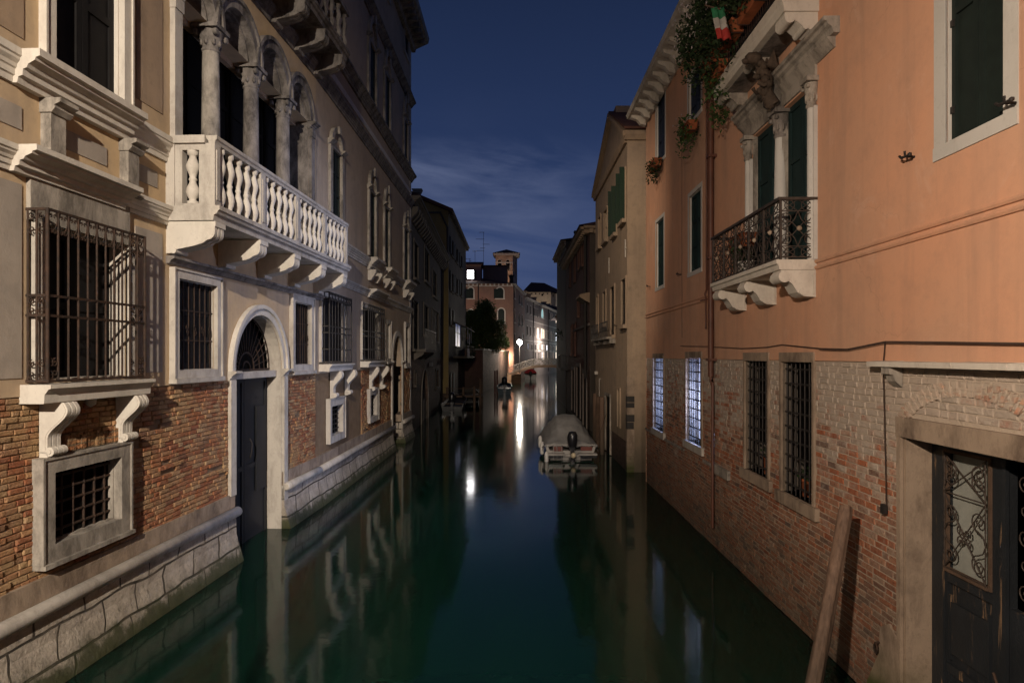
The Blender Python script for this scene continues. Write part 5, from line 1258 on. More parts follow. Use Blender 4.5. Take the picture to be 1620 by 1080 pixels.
# ================================================================ further down the canal
class Fac:
    """a facade of one building: openings are cut first, then the wall is made"""
    def __init__(s, root, fr, u0, u1, z0, z1): s.r, s.fr, s.u0, s.u1, s.z0, s.z1, s.h = root, fr, u0, u1, z0, z1, []
    def win(s, x0, x1, yt, yb, m='void', frame='grey plaster', fw=.10, arch=False, sill=True, shut=None, label=None, name='window', d=.08, xr=None, rows=2, uz=None):
        fr = s.fr
        if uz: h = (*uz, arch, d)
        else:
            u0, u1 = sorted((fr.u(x0), fr.u(x1))); xr = (x0+x1)/2 if xr is None else xr
            zt, zb = fr.z(xr, yt), fr.z(xr, yb)
            if arch: zt -= (u1-u0)/2
            h = (u0, u1, zb, max(zt, zb+.1), arch, d)
        s.h.append(h); u0, u1, z0, z1 = h[:4]; r = (u1-u0)/2 if arch else 0
        mb = MB(fr)
        if m.startswith('lit') or m in ('white window', 'dim window'):
            mb.box(u0, u1, -d-.02, -d+.02, z0, z1+r)
        else:
            leafed_panes(mb, u0, u1, -d+.02, z0, z1, 2, rows); mb.box(u0, u1, -d-.06, -d-.03, z0, z1+r)
        o = part(name, mb, m, s.r, label)
        mb = MB(fr)
        if frame:
            if arch: mb.arc((u0+u1)/2, -.01, z1, r, r+fw, .05, k=12)
            else: mb.box(u0-fw, u1+fw, -.01, .05, z1, z1+fw)
            mb.box(u0-fw, u0, -.01, .045, z0, z1); mb.box(u1, u1+fw, -.01, .045, z0, z1)
            if sill: mb.box(u0-fw-.06, u1+fw+.06, -.01, .14, z0-.12, z0)
            if m.startswith('lit') or m in ('white window', 'dim window'): mb.box((u0+u1)/2-.03, (u0+u1)/2+.03, -d+.025, -d+.05, z0, z1); mb.box(u0, u1, -d+.022, -d+.045, z0+(z1-z0)*.6, z0+(z1-z0)*.6+.04)
            part('frame', mb, frame, o)
        if shut:
            mb = MB(fr)
            for sg, ue_ in ((-1, u0), (1, u1)):
                w_ = (u1-u0)/2; a, b = sorted((ue_+sg*.02, ue_+sg*(.02+w_))); mb.box(a, b, .055, .09, z0, z1+r*.6)
            part('shutters', mb, shut, o)
        return o
    def done(s, m, low=None):
        fr = s.fr
        if low:
            mb = MB(fr); wall(mb, s.u0, s.u1, s.z0, low[0], s.h, -.01); part('lower_wall', mb, low[1], s.r)
            mb = MB(fr); wall(mb, s.u0, s.u1, low[0], s.z1, s.h); part('wall', mb, m, s.r)
        else: mb = MB(fr); wall(mb, s.u0, s.u1, s.z0, s.z1, s.h); part('wall', mb, m, s.r)
def eaves(root, fr, u0, u1, z, pr=.4, m='grey plaster', step=.6, h=.25):
    mb = MB(fr); mb.prism([(0, z-h), (.08, z-h), (.12, z-h*.4), (pr, z-h*.2), (pr+.04, z+.06), (0, z+.14)], u0, u1, 'u')
    k = u0+step*.5
    while k < u1-.1: mb.box(k, k+step*.38, .08, pr*.8, z-h*1.05, z-h*.25); k += step
    return part('eaves', mb, m, root)
def shell(root, a, b, back, z0, z1, m, near=False):
    """the three unseen walls behind a facade running from a to b; back = x of the rear wall"""
    mb = MB()
    for p, q in ([((a[0], a[1]), (back, a[1]))] if near else [])+[((back, a[1]), (back, b[1])), ((b[0], b[1]), (back, b[1]))]: mb.add([(*p, z0), (*q, z0), (*q, z1), (*p, z1)], [(0, 1, 2, 3)])
    part('side_walls', mb, m, root)
def hip(root, x0, x1, y0, y1, z, rise, m='roof tile', over=.3, name='roof', inset=None):
    x0, x1 = min(x0, x1)-over, max(x0, x1)+over; y0, y1 = y0-over, y1+over; k = min(x1-x0, y1-y0)/2*.98 if inset is None else inset
    mb = MB()
    if (y1-y0) >= (x1-x0): a, b = ((x0+x1)/2, y0+k, z+rise), ((x0+x1)/2, y1-k, z+rise); f = [(0, 1, 4), (1, 2, 5, 4), (2, 3, 5), (3, 0, 4, 5)]
    else: a, b = (x0+k, (y0+y1)/2, z+rise), (x1-k, (y0+y1)/2, z+rise); f = [(0, 1, 5, 4), (1, 2, 5), (2, 3, 4, 5), (3, 0, 4)]
    mb.add([(x0, y0, z), (x1, y0, z), (x1, y1, z), (x0, y1, z), a, b], f+[(3, 2, 1, 0)]); return part(name, mb, m, root)
def chimney(root, x, y, z, w=.5, h=1.2, m='grey plaster'):
    mb = MB(); mb.box(x-w/2, x+w/2, y-w/2, y+w/2, z-.8, z+h); mb.prism([(x-w/2, z+h), (x+w/2, z+h), (x+w*.8, z+h+w*.6), (x-w*.8, z+h+w*.6)], y-w*.7, y+w*.7, 'n'); return part('chimney', mb, m, root)

# --- low dark house next to the palazzo
q0 = (ex-.12, ey+.05); q1 = (-5.15, 48.0)
dk = thing('dark_house', 'low dark plastered house with a bracketed cornice beside the palazzo', 'building', (-4.8, 38, 0))
fr = Fr(*q0, q1[0]-q0[0], q1[1]-q0[1]); L = math.hypot(q1[0]-q0[0], q1[1]-q0[1]); zt = fr.z(675, 372)
f = Fac(dk, fr, 0, L, -1, zt)
for a in ((654.5, 661, 386, 442), (671, 678.5, 397, 447), (653.5, 661, 477, 552), (670, 677, 484, 530), (683.5, 690, 430, 470)): f.win(*a, frame='dark frame', fw=.14)
f.win(683, 693, 492, 540, 'dark plaster', 'dark frame'); f.win(655, 658, 588, 608, frame='dark plaster'); f.win(689, 693, 585, 612, frame='dark plaster')
f.win(666.5, 677, 585, 680, 'dark frame', 'dark frame', arch=True, name='door', sill=False, d=.12)
f.done('dark plaster', (fr.z(675, 566), 'dark brick'))
mb = MB(fr); cornice(mb, -.05, L, zt+.35, zt-.1, .55); 
k = .2
while k < L: mb.prism([(0, zt-.1), (.42, zt-.1), (.40, zt-.3), (.1, zt-.65), (0, zt-.65)], k, k+.28, 'u'); k += .75
part('cornice', mb, 'dark frame', dk)
mb = MB(fr); a, b = fr.u(654), fr.u(674); zq = fr.z(663, 557); mb.box(a, b, 0, .6, zq, zq+.14)
for u in (a+.2, (a+b)/2, b-.5): mb.prism([(0, zq), (.5, zq), (.45, zq-.12), (0, zq-.4)], u, u+.25, 'u')
bo = part('balcony', mb, 'dark frame', dk)
mb = MB(fr)
for i in range(19): u = a+(b-a)*i/18; mb.tube([(u, .56, zq+.14), (u, .56, zq+1.1)], .014, 4)
mb.box(a, b, .54, .58, zq+1.08, zq+1.12); part('railing', mb, 'black iron', bo)
mb = MB(fr); a = fr.u(679); mb.box(a, a+.8, 0, .15, fr.z(681, 579), fr.z(681, 573)); part('wall_box', mb, 'pale plaster', dk)
shell(dk, q0, q1, -15, -1, zt, 'dark plaster', True); hip(dk, -15, -4.9, 28.9, 47.9, zt+.3, 1.0, over=.1)

# --- yellow gabled house
yh = thing('yellow_house', 'tall dark house with a yellow gable end rising over the low dark house', 'building', (-4.7, 56, 0))
yf = Fr(-16, 48.2, 1, 0); ztY = yf.z(709, 334); uc_ = yf.u(709.5)
f = Fac(yh, yf, 0, uc_, -1, ztY); f.done('yellow plaster', (yf.z(705, 622), 'dark brick'))
mb = MB(yf); mb.prism([(0, ztY), (uc_, ztY), (uc_-5.6, ztY+2.35), (uc_-11.2, ztY)], 0, -.02, 'n'); part('gable', mb, 'yellow plaster', yh)
mb = MB(yf); 
for (sa, sb) in (((uc_+.35, ztY-.12), (uc_-5.6, ztY+2.4)), ((uc_-5.6, ztY+2.4), (uc_-11.5, ztY-.1))): mb.prism([sa, (sa[0], sa[1]+.25), (sb[0], sb[1]+.25), sb], .3, -17, 'n')
part('roof', mb, 'roof tile', yh)
mb = MB(yf); mb.box(0, yf.u(698), 0, .06, yf.z(690, 338), yf.z(690, 335)); mb.tube([(yf.u(697), .12, yf.z(697, 337)), (yf.u(708), .12, yf.z(708, 360)), (yf.u(708.5), .12, yf.z(708, 415)), (yf.u(701), .12, yf.z(701, 424)), (yf.u(700), .12, yf.z(700, 600))], .08, 6); part('drainpipe', mb, 'black iron', yh)
chimney(yh, yf.pt(yf.u(656), 0, 0)[0], 49.5, yf.z(656, 312), .5, .6, 'brown plaster')
cx0 = yf.pt(uc_, 0, 0)[0]; yg = Fr(cx0, 48.2, .006, 1)
f = Fac(yh, yg, 0, 16.8, -1, ztY)
for a in ((713, 716, 380, 405), (720, 723, 392, 415), (727.5, 730, 404, 424), (713, 716, 432, 462), (720, 723, 440, 465), (727.5, 730, 446, 468), (713, 716, 490, 515), (713, 716, 590, 620)): f.win(*a, frame='dark plaster', shut='dark green shutter')
f.win(720, 729, 513, 548, 'lit window blue', 'dark plaster', label='dim blue window with pale curtains under the awning')
f.done('dark plaster', (yg.z(722, 575), 'dark brick')); eaves(yh, yg, 0, 16.8, ztY, .35, 'dark plaster')
shell(yh, (cx0, 48.2), (cx0+.1, 65), -16, -1, ztY, 'dark plaster')
mb = MB(yg); a, b = yg.u(717.5), yg.u(733); z = yg.z(725, 512); mb.prism([(0, z), (.0, z-.06), (1.1, z-.55), (1.1, z-.48)], a, b, 'u'); part('awning', mb, 'dark frame', yh)
mb = MB(yg); zq = yg.z(725, 566); mb.box(a, b+.6, 0, 1.1, zq, zq+.15)
for i in range(14): u = a+(b+.6-a)*i/13; mb.tube([(u, 1.05, zq+.15), (u, 1.05, zq+1.0)], .02, 4)
mb.box(a, b+.6, 1.03, 1.07, zq+.98, zq+1.03); part('terrace', mb, 'dark plaster', yh)
mb = MB(yg)
for x, w_, ya, yb_ in ((721, .18, 518, 543), (727.5, .1, 517, 543), (724, .3, 528, 545)): u = yg.u(x); mb.box(u, u+w_, 1.0, 1.02, yg.z(x, yb_), yg.z(x, ya))
for i in range(5): u = a+.5+i*.55; mb.box(u, u+.25, 1.09, 1.10, zq+.15, zq+.15+random.uniform(.5, .95))
single('laundry', mb, 'shop cloth', 'pale cloths hanging under the awning of the dark house', 'laundry')
rd = random.Random(8); mb = MB(); c = yg.pt((a+b)/2+.6, 1.0, zq+.5); leaf_cloud(mb, c, (.5, 1.6, .6), 260, .16, rd, .5); single('terrace_plant', mb, 'dark leaf', 'dark plants spilling over the terrace railing below the awning', 'plant', recalc=False)

# --- garden wall with the tree behind it
gw = thing('garden_wall', 'old brick garden wall under the big tree at the canal bend', 'wall', (-2.5, 68, 0))
for (a, b, m) in (((cx0-.2, 63.5), (-2.9, 64.4), 'maroon plaster'), ((-2.9, 64.4), (-.63, 89.6), 'dark brick'), ((-.63, 89.6), (-.45, 91.5), 'landing brick')):
    fr = Fr(*a, b[0]-a[0], b[1]-a[1]); Lw = math.hypot(b[0]-a[0], b[1]-a[1]); mb = MB(fr); mb.box(0, Lw, -.35, 0, -1, 4.2+.0)
    part('wall_section', mb, m, gw); mb = MB(fr); mb.box(-.02, Lw+.02, -.42, .07, 4.2, 4.34); part('coping', mb, 'weathered stone', gw)
def tree(label, x, y, z, lobes, nleaf, size, trunk_h, seed, m='tree leaf'):
    rd = random.Random(seed); t = thing('tree', label, 'tree', (x, y, z))
    mb = MB(); mb.tube([(x, y, z), (x+.1, y, z+trunk_h*.5), (x-.1, y, z+trunk_h)], .22, 8, r2=.12)
    for c, r in lobes: mb.tube([(x-.1, y, z+trunk_h*.8), ((x+c[0])/2, (y+c[1])/2, (z+trunk_h+c[2])/2+.3), c], .08, 5, r2=.02)
    part('trunk', mb, 'bark', t); mb = MB(); tot = sum(r[0]*r[2] for c, r in lobes)
    for c, r in lobes: 
        k = int(nleaf*r[0]*r[2]/tot)
        for j in range(max(3, k//45)):
            cc = [c[i]+rd.uniform(-1, 1)*r[i]*.72 for i in range(3)]; leaf_cloud(mb, cc, [q*.42 for q in r], 45, size, rd, .1)
    part('crown', mb, m, t, recalc=False); return t
def at(px, y, Y): return ((px-CX)/F*Y, Y, H+(HY-y)/F*Y)
lob = [(at(768, 500, 74), (1.3, 1.6, 1.9)), (at(752, 520, 73), (1.6, 1.8, 1.6)), (at(782, 525, 76), (1.5, 1.6, 1.5)), (at(793, 538, 80), (1.0, 1.5, 1.1)), (at(745, 505, 72), (1.2, 1.5, 1.2)), (at(765, 545, 74), (2.2, 1.8, 1.0)), (at(742, 550, 70), (1.4, 1.6, .9)), (at(770, 484, 74), (.6, .7, .8))]
tree('broad dark leafy tree rising behind the garden wall', -3.2, 74.5, .5, lob, 30000, .20, 4.2, 4)
mb = MB(); rd = random.Random(14)
for px in range(752, 802, 5): leaf_cloud(mb, at(px, 557, 66+(px-752)*.44), (.5, .8, .5), 120, .15, rd, .7)
single('creeper', mb, 'tree leaf', 'creeper trailing over the top of the brick garden wall', 'plant', kind='stuff', recalc=False)

# --- pink house at the bend
pk = thing('pink_house', 'pink plastered house with white-arched windows at the canal bend', 'building', (-2, 93, 0))
pf = Fr(-14, 93, 1, 0); zp = pf.z(811, 449); up_ = pf.u(812)
f = Fac(pk, pf, 0, up_, -1, zp)
for a in ((740.5, 749, 455, 472), (785.5, 796.5, 455, 472), (788, 798, 488, 511), (740, 749, 490, 512)): f.win(*a, frame='white stone', fw=.16, arch=True, shut=None, m='dark green shutter')
f.done('pink plaster')
for xx in (736.5, 783): mb = MB(pf); u = pf.u(xx); mb.box(u-.15, u+.45, .06, .1, pf.z(xx, 472), pf.z(xx, 457)); part('open_shutter', mb, 'dark green shutter', pk)
mb = MB(pf); mb.box(0, up_, 0, .05, zp-.35, zp-.25); k = .2
while k < up_: mb.box(k, k+.22, .0, .28, zp-.25, zp); k += .62
part('eaves', mb, 'pale plaster', pk)
mb = MB(pf); u = pf.u(757); mb.tube([(u, .12, zp-.1), (u, .12, 1)], .07, 6); u = pf.u(812)+.1; mb.tube([(u, .1, zp-.1), (u, .1, 1)], .06, 6); part('drainpipe', mb, 'black iron', pk)
pxc = pf.pt(up_, 0, 0)[0]; pg = Fr(pxc, 93, 2.14-pxc, 16); Lp = math.hypot(2.14-pxc, 16)
f = Fac(pk, pg, 0, Lp, -1, zp-.0)
for a in ((813.3, 815, 455, 472), (821, 823, 466, 481), (824.5, 826.3, 469, 484), (813.3, 815, 489, 510), (820, 822, 495, 515), (825, 827, 498, 515), (813.3, 815.2, 528, 550), (826, 828, 528, 545)): f.win(*a, frame='pale plaster', arch=a[2] < 500, m='dark green shutter')
f.done('pink plaster', (2.6, 'landing brick')); eaves(pk, pg, 0, Lp, zp, .3, 'pale plaster')
shell(pk, (pxc, 93), (2.14, 109), -14, -1, zp, 'pink plaster')
mb = MB(); mb.add([(-14, 92.6, zp), (pxc+.35, 92.6, zp), (2.5, 109.3, zp), (-14, 109.3, zp), (-5, 99, zp+1.6), (-5.5, 104, zp+1.6)], [(0, 1, 4), (1, 2, 5, 4), (2, 3, 5), (3, 0, 4, 5)]); part('roof', mb, 'roof tile', pk)
# attic rooms on the roof, one window brightly lit
at1 = Fr(-12, 96, 1, 0); a, b = at1.u(733), at1.u(761); zt = at1.z(745, 419)
f = Fac(pk, at1, a, b, zp-.3, zt); f.win(739.3, 749.3, 427.5, 441, 'white window', 'grey plaster', fw=.1, sill=False, d=.1, label='small attic window shining bright white'); f.done('pink plaster')
for xx in (736.3, 750.3): mb = MB(at1); u = at1.u(xx); mb.box(u, u+.28, .05, .09, at1.z(745, 441), at1.z(745, 427.5)); part('open_shutter', mb, 'dark shutter', pk)
mb = MB(at1); mb.box(b-.02, b, -4, -.01, zp-.3, zt); mb.box(a, a+.02, -4, -.01, zp-.3, zt); part('attic_side', mb, 'pink plaster', pk)
mb = MB(at1); mb.prism([(.25, zt), (.25, zt+.1), (-2.2, zt+.75), (-4.2, zt+.1), (-4.2, zt)], a-.2, b+.25, 'u'); part('attic_roof', mb, 'roof tile', pk)
at2 = Fr(-12, 98.5, 1, 0); a, b = at2.u(764), at2.u(803); zt = at2.z(780, 421); mb = MB(at2); mb.box(a, b, -4, 0, zp-.5, zt); part('attic_room', mb, 'pink plaster', pk)
mb = MB(at2); mb.prism([(.3, zt), (.3, zt+.1), (-2, zt+.45), (-4.2, zt+.1), (-4.2, zt)], a-.25, b+.3, 'u'); part('attic_roof', mb, 'roof tile', pk)
chimney(pk, at(809, 440, 100)[0], 100, at(809, 447, 100)[2], .6, .8, 'dark plaster')
def antenna(px, ytop, ybot, Y, arms, label):
    x, y, z0 = at(px, ybot, Y); z1 = at(px, ytop, Y)[2]; mb = MB(); mb.tube([(x, y, z0-1.0), (x, y, z1)], .035, 4)
    for fz, l, side in arms: z = z0+(z1-z0)*fz; mb.tube([(x-l*(1-side), y, z), (x+l*side, y, z)], .03, 4); [mb.tube([(x-l*(1-side)+l*k/4, y-.35, z), (x-l*(1-side)+l*k/4, y+.35, z)], .018, 3) for k in range(5)]
    return single('antenna', mb, 'black iron', label, 'antenna', 'rooftop antennas')
antenna(765, 367, 418, 98, ((.99, .7, .1), (.78, 1.2, .05), (.62, 1.0, .9), (.5, .7, .3), (.42, 1.1, .05)), 'tallest rooftop antenna with five stepped arms')
antenna(751.5, 397, 418, 98, ((.98, .6, .4),), 'short rooftop antenna with one small crossbar')
antenna(743, 409, 418, 98, ((.95, .9, .2), (.6, .2, 1)), 'lowest rooftop antenna, squat with a long bar')

# --- bell tower behind it
tw = thing('bell_tower', 'square brick bell tower with arched openings and a pyramid roof', 'tower', at(797, 600, 114))
Yt = 113.0; tf = Fr(at(784, 0, Yt)[0], Yt, 1, 0); wt = tf.u(811); z0, z1 = 10.0, tf.z(797, 404)
f = Fac(tw, tf, 0, wt, z0, z1)
for x0, x1 in ((787.5, 793.5), (800.5, 806.5)): f.win(x0, x1, 411, 428, 'void', 'white stone', .08, arch=True, sill=False, d=.5)
f.done('tower brick')
tg = Fr(at(811, 0, Yt)[0], Yt, .25, 1); f = Fac(tw, tg, 0, 3.4, z0, z1); f.win(0, 0, 0, 0, 'void', 'white stone', .08, arch=True, sill=False, d=.5, uz=(1.0, 2.2, tf.z(797, 428), tf.z(797, 416))); f.done('tower brick')
bx0, bx1 = tf.o[0], tf.o[0]+wt
mb = MB(); mb.box(bx0, bx1+.5, Yt+3.38, Yt+3.4, z0, z1); mb.box(bx0, bx0+.02, Yt+.01, Yt+3.38, z0, z1); part('rear_walls', mb, 'tower brick', tw)
mb = MB(); zc = tf.z(797, 415.5); mb.box(bx0-.05, bx1+.05, Yt-.07, Yt-.005, zc-.12, zc+.12); mb.box(bx0-.25, bx1+1.1, Yt-.25, Yt+3.8, z1, z1+.18); mb.box(bx0-.4, bx1+1.25, Yt-.4, Yt+3.95, z1+.18, z1+.36); part('cornice', mb, 'white stone', tw)
mb = MB(); a = (bx0-.5, Yt-.5); b = (bx1+1.3, Yt+4.1); mb.add([(a[0], a[1], z1+.38), (b[0], a[1], z1+.38), (b[0], b[1], z1+.38), (a[0], b[1], z1+.38), ((a[0]+b[0])/2, (a[1]+b[1])/2, z1+1.35)], [(0, 1, 4), (1, 2, 4), (2, 3, 4), (3, 0, 4), (3, 2, 1, 0)]); part('roof', mb, 'roof tile', tw)

# --- long pale house with lit windows
lh = thing('long_house', 'long grey house with rows of lit windows beyond the footbridge', 'building', (6, 130, 0))
lf = Fr(2.14, 109, 12.9-2.14, 49); Ll = math.hypot(12.9-2.14, 49); zl = 13.5
f = Fac(lh, lf, 0, Ll, -1, zl)
dkw = [(833.3, 835, 482, 495), (838.3, 840, 484, 497), (844.3, 845.8, 487, 499), (847.2, 848.5, 488, 500), (850, 851.2, 489, 501), (868, 870, 494, 506), (872, 873.4, 496, 507),
       (833.3, 835, 516, 530), (838.3, 840, 517, 531), (863.4, 864.6, 523, 536), (866.6, 868, 524, 537), (871.5, 872.6, 525, 538), (875, 876.2, 526, 539), (844.5, 845.6, 518, 532),
       (840.5, 842, 545, 553), (846, 847.4, 545, 553), (870, 871.4, 547, 554), (875, 876.2, 547.5, 554), (846, 847.4, 556.5, 568), (851.5, 853, 556.5, 568), (871, 872.2, 557, 567)]
for a in dkw: f.win(*a, frame='pale plaster', fw=.13)
for a, m in (((856, 860, 488, 503), 'lit window teal'), ((879, 882, 498.5, 511), 'lit window warm'), ((849.2, 852.4, 519, 535), 'lit window warm'), ((855.8, 858.3, 520, 535), 'lit window warm'), ((859, 861.2, 521, 535), 'lit window warm'),
             ((879, 881.6, 526, 539), 'lit window white'), ((834.3, 836.6, 543.5, 552), 'lit window blue'), ((850, 852.2, 544.5, 553), 'dim window'), ((856.8, 858.6, 545, 553), 'lit window white'), ((859.6, 861.2, 545, 553), 'dim window'), ((864, 866.2, 546, 554), 'lit window white'), ((879.4, 881.4, 547, 554), 'lit window warm'),
             ((856.8, 858.4, 556.5, 568), 'lit window white'), ((859.4, 860.8, 556.5, 568), 'lit window warm'), ((866, 867.4, 557, 567.5), 'dim window'), ((874.5, 875.8, 557, 567), 'dim window'), ((878.6, 881.2, 557, 567), 'lit window warm')):
    f.win(*a, m=m, frame='pale plaster', fw=.13, arch=(m == 'lit window teal'))
f.done('grey plaster'); eaves(lh, lf, 0, Ll, zl, .45, 'pale plaster', .9)
mb = MB(lf)
for z in (lf.z(855, 512), lf.z(855, 541), lf.z(855, 555)): mb.box(0, Ll, 0, .06, z-.08, z+.08)
part('string_courses', mb, 'pale plaster', lh)
mb = MB(lf)
for x in (843, 867): u = lf.u(x); mb.tube([(u, .12, zl-.1), (u, .12, .5)], .08, 6)
part('drainpipe', mb, 'black iron', lh)
shell(lh, (2.14, 109), (12.9, 158), -4, -1, zl, 'grey plaster', True)
mb = MB(); mb.add([(2.5, 108.7, zl+.1), (13.3, 158.3, zl+.1), (-4, 158.3, zl+.1), (-4, 108.7, zl+.1), (-1, 113, zl+1.4), (4.2, 154, zl+1.4)], [(0, 1, 5, 4), (1, 2, 5), (2, 3, 4, 5), (3, 0, 4)]); part('roof', mb, 'roof tile', lh)
for px, Y in ((836, 114), (843.5, 119), (852, 126), (867, 137), (873, 142), (877, 146)): x = at(px, 0, Y)[0]-.9; chimney(lh, x, Y, zl+.2, .8, .9, 'grey plaster')
# far pale block past it
fb = thing('pale_block', 'pale far building closing the canal beside the long house', 'building', (14.5, 168, 0))
ff = Fr(12.9, 159.5, 3.2, 25); f = Fac(fb, ff, 0, 25, -1, 15); 
for a in ((889, 890.2, 512, 528), (892, 893, 514, 530), (889, 890.2, 540, 553)): f.win(*a, frame='pale plaster')
f.done('pale plaster'); shell(fb, (12.9, 159.5), (16.1, 184.5), 4, -1, 15, 'pale plaster', True); hip(fb, 4, 16, 159.5, 184.5, 15, 1.5)

# --- tan hall behind with a red hipped roof
th = thing('tan_hall', 'big tan building with a dark red hipped roof behind the long house', 'building', (9, 196, 0))
Yh = 196.0; hf = Fr(at(826, 0, Yh)[0], Yh, 1, 0); wh = hf.u(871.5); zh = hf.z(850, 462)
f = Fac(th, hf, 0, wh, 0, zh); f.win(856.5, 859.5, 464.5, 468, 'void', None, arch=False); f.done('tan plaster')
hx = hf.pt(wh, 0, 0)[0]
for k, (a, b, ya, yb_, m) in enumerate((((hx, Yh), (at(879, 0, 200)[0], 200), 0, 0, 'tan plaster'), ((at(879, 0, 200)[0], 200), (at(892.5, 0, 201)[0], 201), 0, 0, 'pale plaster'), ((at(892.5, 0, 201)[0], 201), (at(893, 0, 230)[0]+1, 230), 0, 0, 'pale plaster'))):
    fr = Fr(*a, b[0]-a[0], b[1]-a[1]); Lq = math.hypot(b[0]-a[0], b[1]-a[1]); f = Fac(th, fr, 0, Lq, 0, zh)
    if k == 0: f.win(0, 0, 0, 0, 'void', None, uz=(Lq*.4, Lq*.6, zh-1.3, zh-.5))
    f.done(m)
x0 = hf.o[0]
mb = MB(); mb.add([(x0, 195.5, zh), (hx+.2, 195.5, zh), (17.0, 200.3, zh), (19, 231, zh), (x0, 231, zh), (x0+3, 205, hf.z(850, 449)+1.5), (at(861, 0, 205)[0], 205, hf.z(850, 449)+1.3)], [(0, 1, 6, 5), (1, 2, 6), (2, 3, 6), (3, 4, 5, 6), (4, 0, 5)]); part('roof', mb, 'roof tile', th)
mb = MB(hf); k = .3
while k < wh: mb.box(k, k+.4, 0, .2, zh-.7, zh-.3); k += 1.2
part('eave_blocks', mb, 'dark plaster', th)

# ---------------------------------------------------------------- right bank beyond the orange house
bh = thing('beige_house', 'beige rendered house with open green shutters and stone corner quoins', 'building', (3.6, 24, 0))
bf = Fr(3.575, 20.0, 0, 1, -1); Lb = 7.6; zb_ = bf.z(992, 217)
f = Fac(bh, bf, 0, Lb, -1, zb_)
for a in ((984.5, 991, 442, 514), (967, 973, 454, 530), (955, 959, 462, 513), (944.5, 947, 469, 523)): f.win(*a, frame='sandy plaster', fw=.08, m='dark shutter', d=.07)
for a in ((947.5, 951, 344, 391), (956.5, 961.5, 333, 381)): f.win(*a, frame='sandy plaster', fw=.08, m='beige plaster', d=.08)
f.win(978, 982, 615, 676, 'void', 'sandy plaster', .05, sill=False); f.win(958.5, 966, 626, 715, 'dark shutter', 'weathered stone', .10, sill=False, name='door')
gs = []
for (x0, x1, yt, yb) in ((984, 990, 272, 350), (971, 976, 301, 371)):
    o = f.win(x0, x1, yt, yb, frame='sandy plaster', fw=.06, m='void'); h = f.h[-1]; gs.append((o, h))
f.done('sandy plaster', (bf.z(980, 690), 'dark brick'))
for o, h in gs:      # leaves swung out square to the wall
    for u in (h[0]-.02, h[1]+.02):
        mb = MB(bf); w_ = .20
        mb.prism([(.02, h[2]), (w_, h[2]), (w_, h[3]+.05), (.02, h[3]+.05)], u-.018, u+.018, 'u')
        for k in range(14): z = h[2]+.08+(h[3]-h[2]-.16)*k/14; mb.box(u-.026, u+.026, .05, w_-.04, z, z+.045)
        part('green_shutter', mb, 'green shutter', o)
for x, y in ((990, 514), (977, 515), (947, 524), (962, 382), (955, 388), (949, 396), (987, 354)): hook(bf.u(x), bf.z(x, y), bf, bh)
for x, ya, yc in ((990, 379, 407), (964, 408, 432)):
    mb = MB(bf); u = bf.u(x); mb.box(u-.025, u+.025, .0, .03, bf.z(x, yc), bf.z(x, ya)); mb.box(u-.08, u+.08, .0, .035, bf.z(x, (ya+yc)/2)-.02, bf.z(x, (ya+yc)/2)+.02); part('wall_anchor', mb, 'pale plaster', bh)
mb = MB(bf); a, b = bf.u(973.5), bf.u(946.5); zq = bf.z(973, 536); mb.box(a, b, 0, .30, zq, zq+.08)
for k in range(4): u = a+(b-a-.2)*k/3; mb.box(u, u+.2, 0, .2, zq-.15, zq)
bo = part('balcony', mb, 'weathered stone', bh)
for (aa, bb) in ((a, a+(b-a)*.45), (a+(b-a)*.55, b)):
    mb = MB(bf)
    for i in range(12): u = aa+(bb-aa)*i/11; mb.tube([(u, .28, zq+.08), (u, .28, zq+.62)], .010, 4)
    mb.box(aa, bb, .27, .29, zq+.60, zq+.63)
    for i in range(6): u = aa+(bb-aa)*(i+.5)/6; mb.tube([(p[0], .285, p[1]) for p in spiral((u, zq+.34), .09, 1.2, PI/2, 9)], .012, 4)
    part('railing', mb, 'black iron', bo)
mb = MB(bf); apx = bf.u(968); za = zb_+1.72
mb.prism([(0, zb_), (Lb, zb_), (apx, za)], 0, -.02, 'n'); part('pediment', mb, 'sandy plaster', bh)
mb = MB(bf); mb.prism([(0, zb_-.18), (.08, zb_-.18), (.12, zb_+.02), (.0, zb_+.05)], 0, Lb, 'u')
for p, q in (((-.15, zb_-.02), (apx, za)), ((apx, za), (Lb+.1, zb_-.02))): mb.prism([p, (p[0], p[1]+.16), (q[0], q[1]+.16), q], .16, -.1, 'n')
part('cornice', mb, 'brown plaster', bh)
bq = Fr(3.575, 20.0, 1, 0)
f = Fac(bh, bq, 0, 5, -1, zb_+.1); f.done('sandy plaster')
mb = MB(bq); mb.prism([(0, zb_-.12), (.1, zb_-.12), (.18, zb_+.02), (.2, zb_+.14), (0, zb_+.2)], -.1, 5, 'u'); part('eaves', mb, 'brown plaster', bh)
mb = MB(bf); mb.prism([(0-.2, zb_+.18), (apx, za+.16), (apx, za+.24), (-.2, zb_+.26)], .12, -5, 'n'); mb.prism([(apx, za+.16), (Lb+.1, zb_+.1), (Lb+.1, zb_+.18), (apx, za+.24)], .12, -5, 'n'); part('roof', mb, 'roof tile', bh)
mb = MB(bf); mb.box(apx-.25, apx+.25, -.6, -.1, za, za+.34); part('chimney', mb, 'brown plaster', bh)
rd = random.Random(2); z = bq.z(998, 744)-.2; zz = bq.z(998, 605)
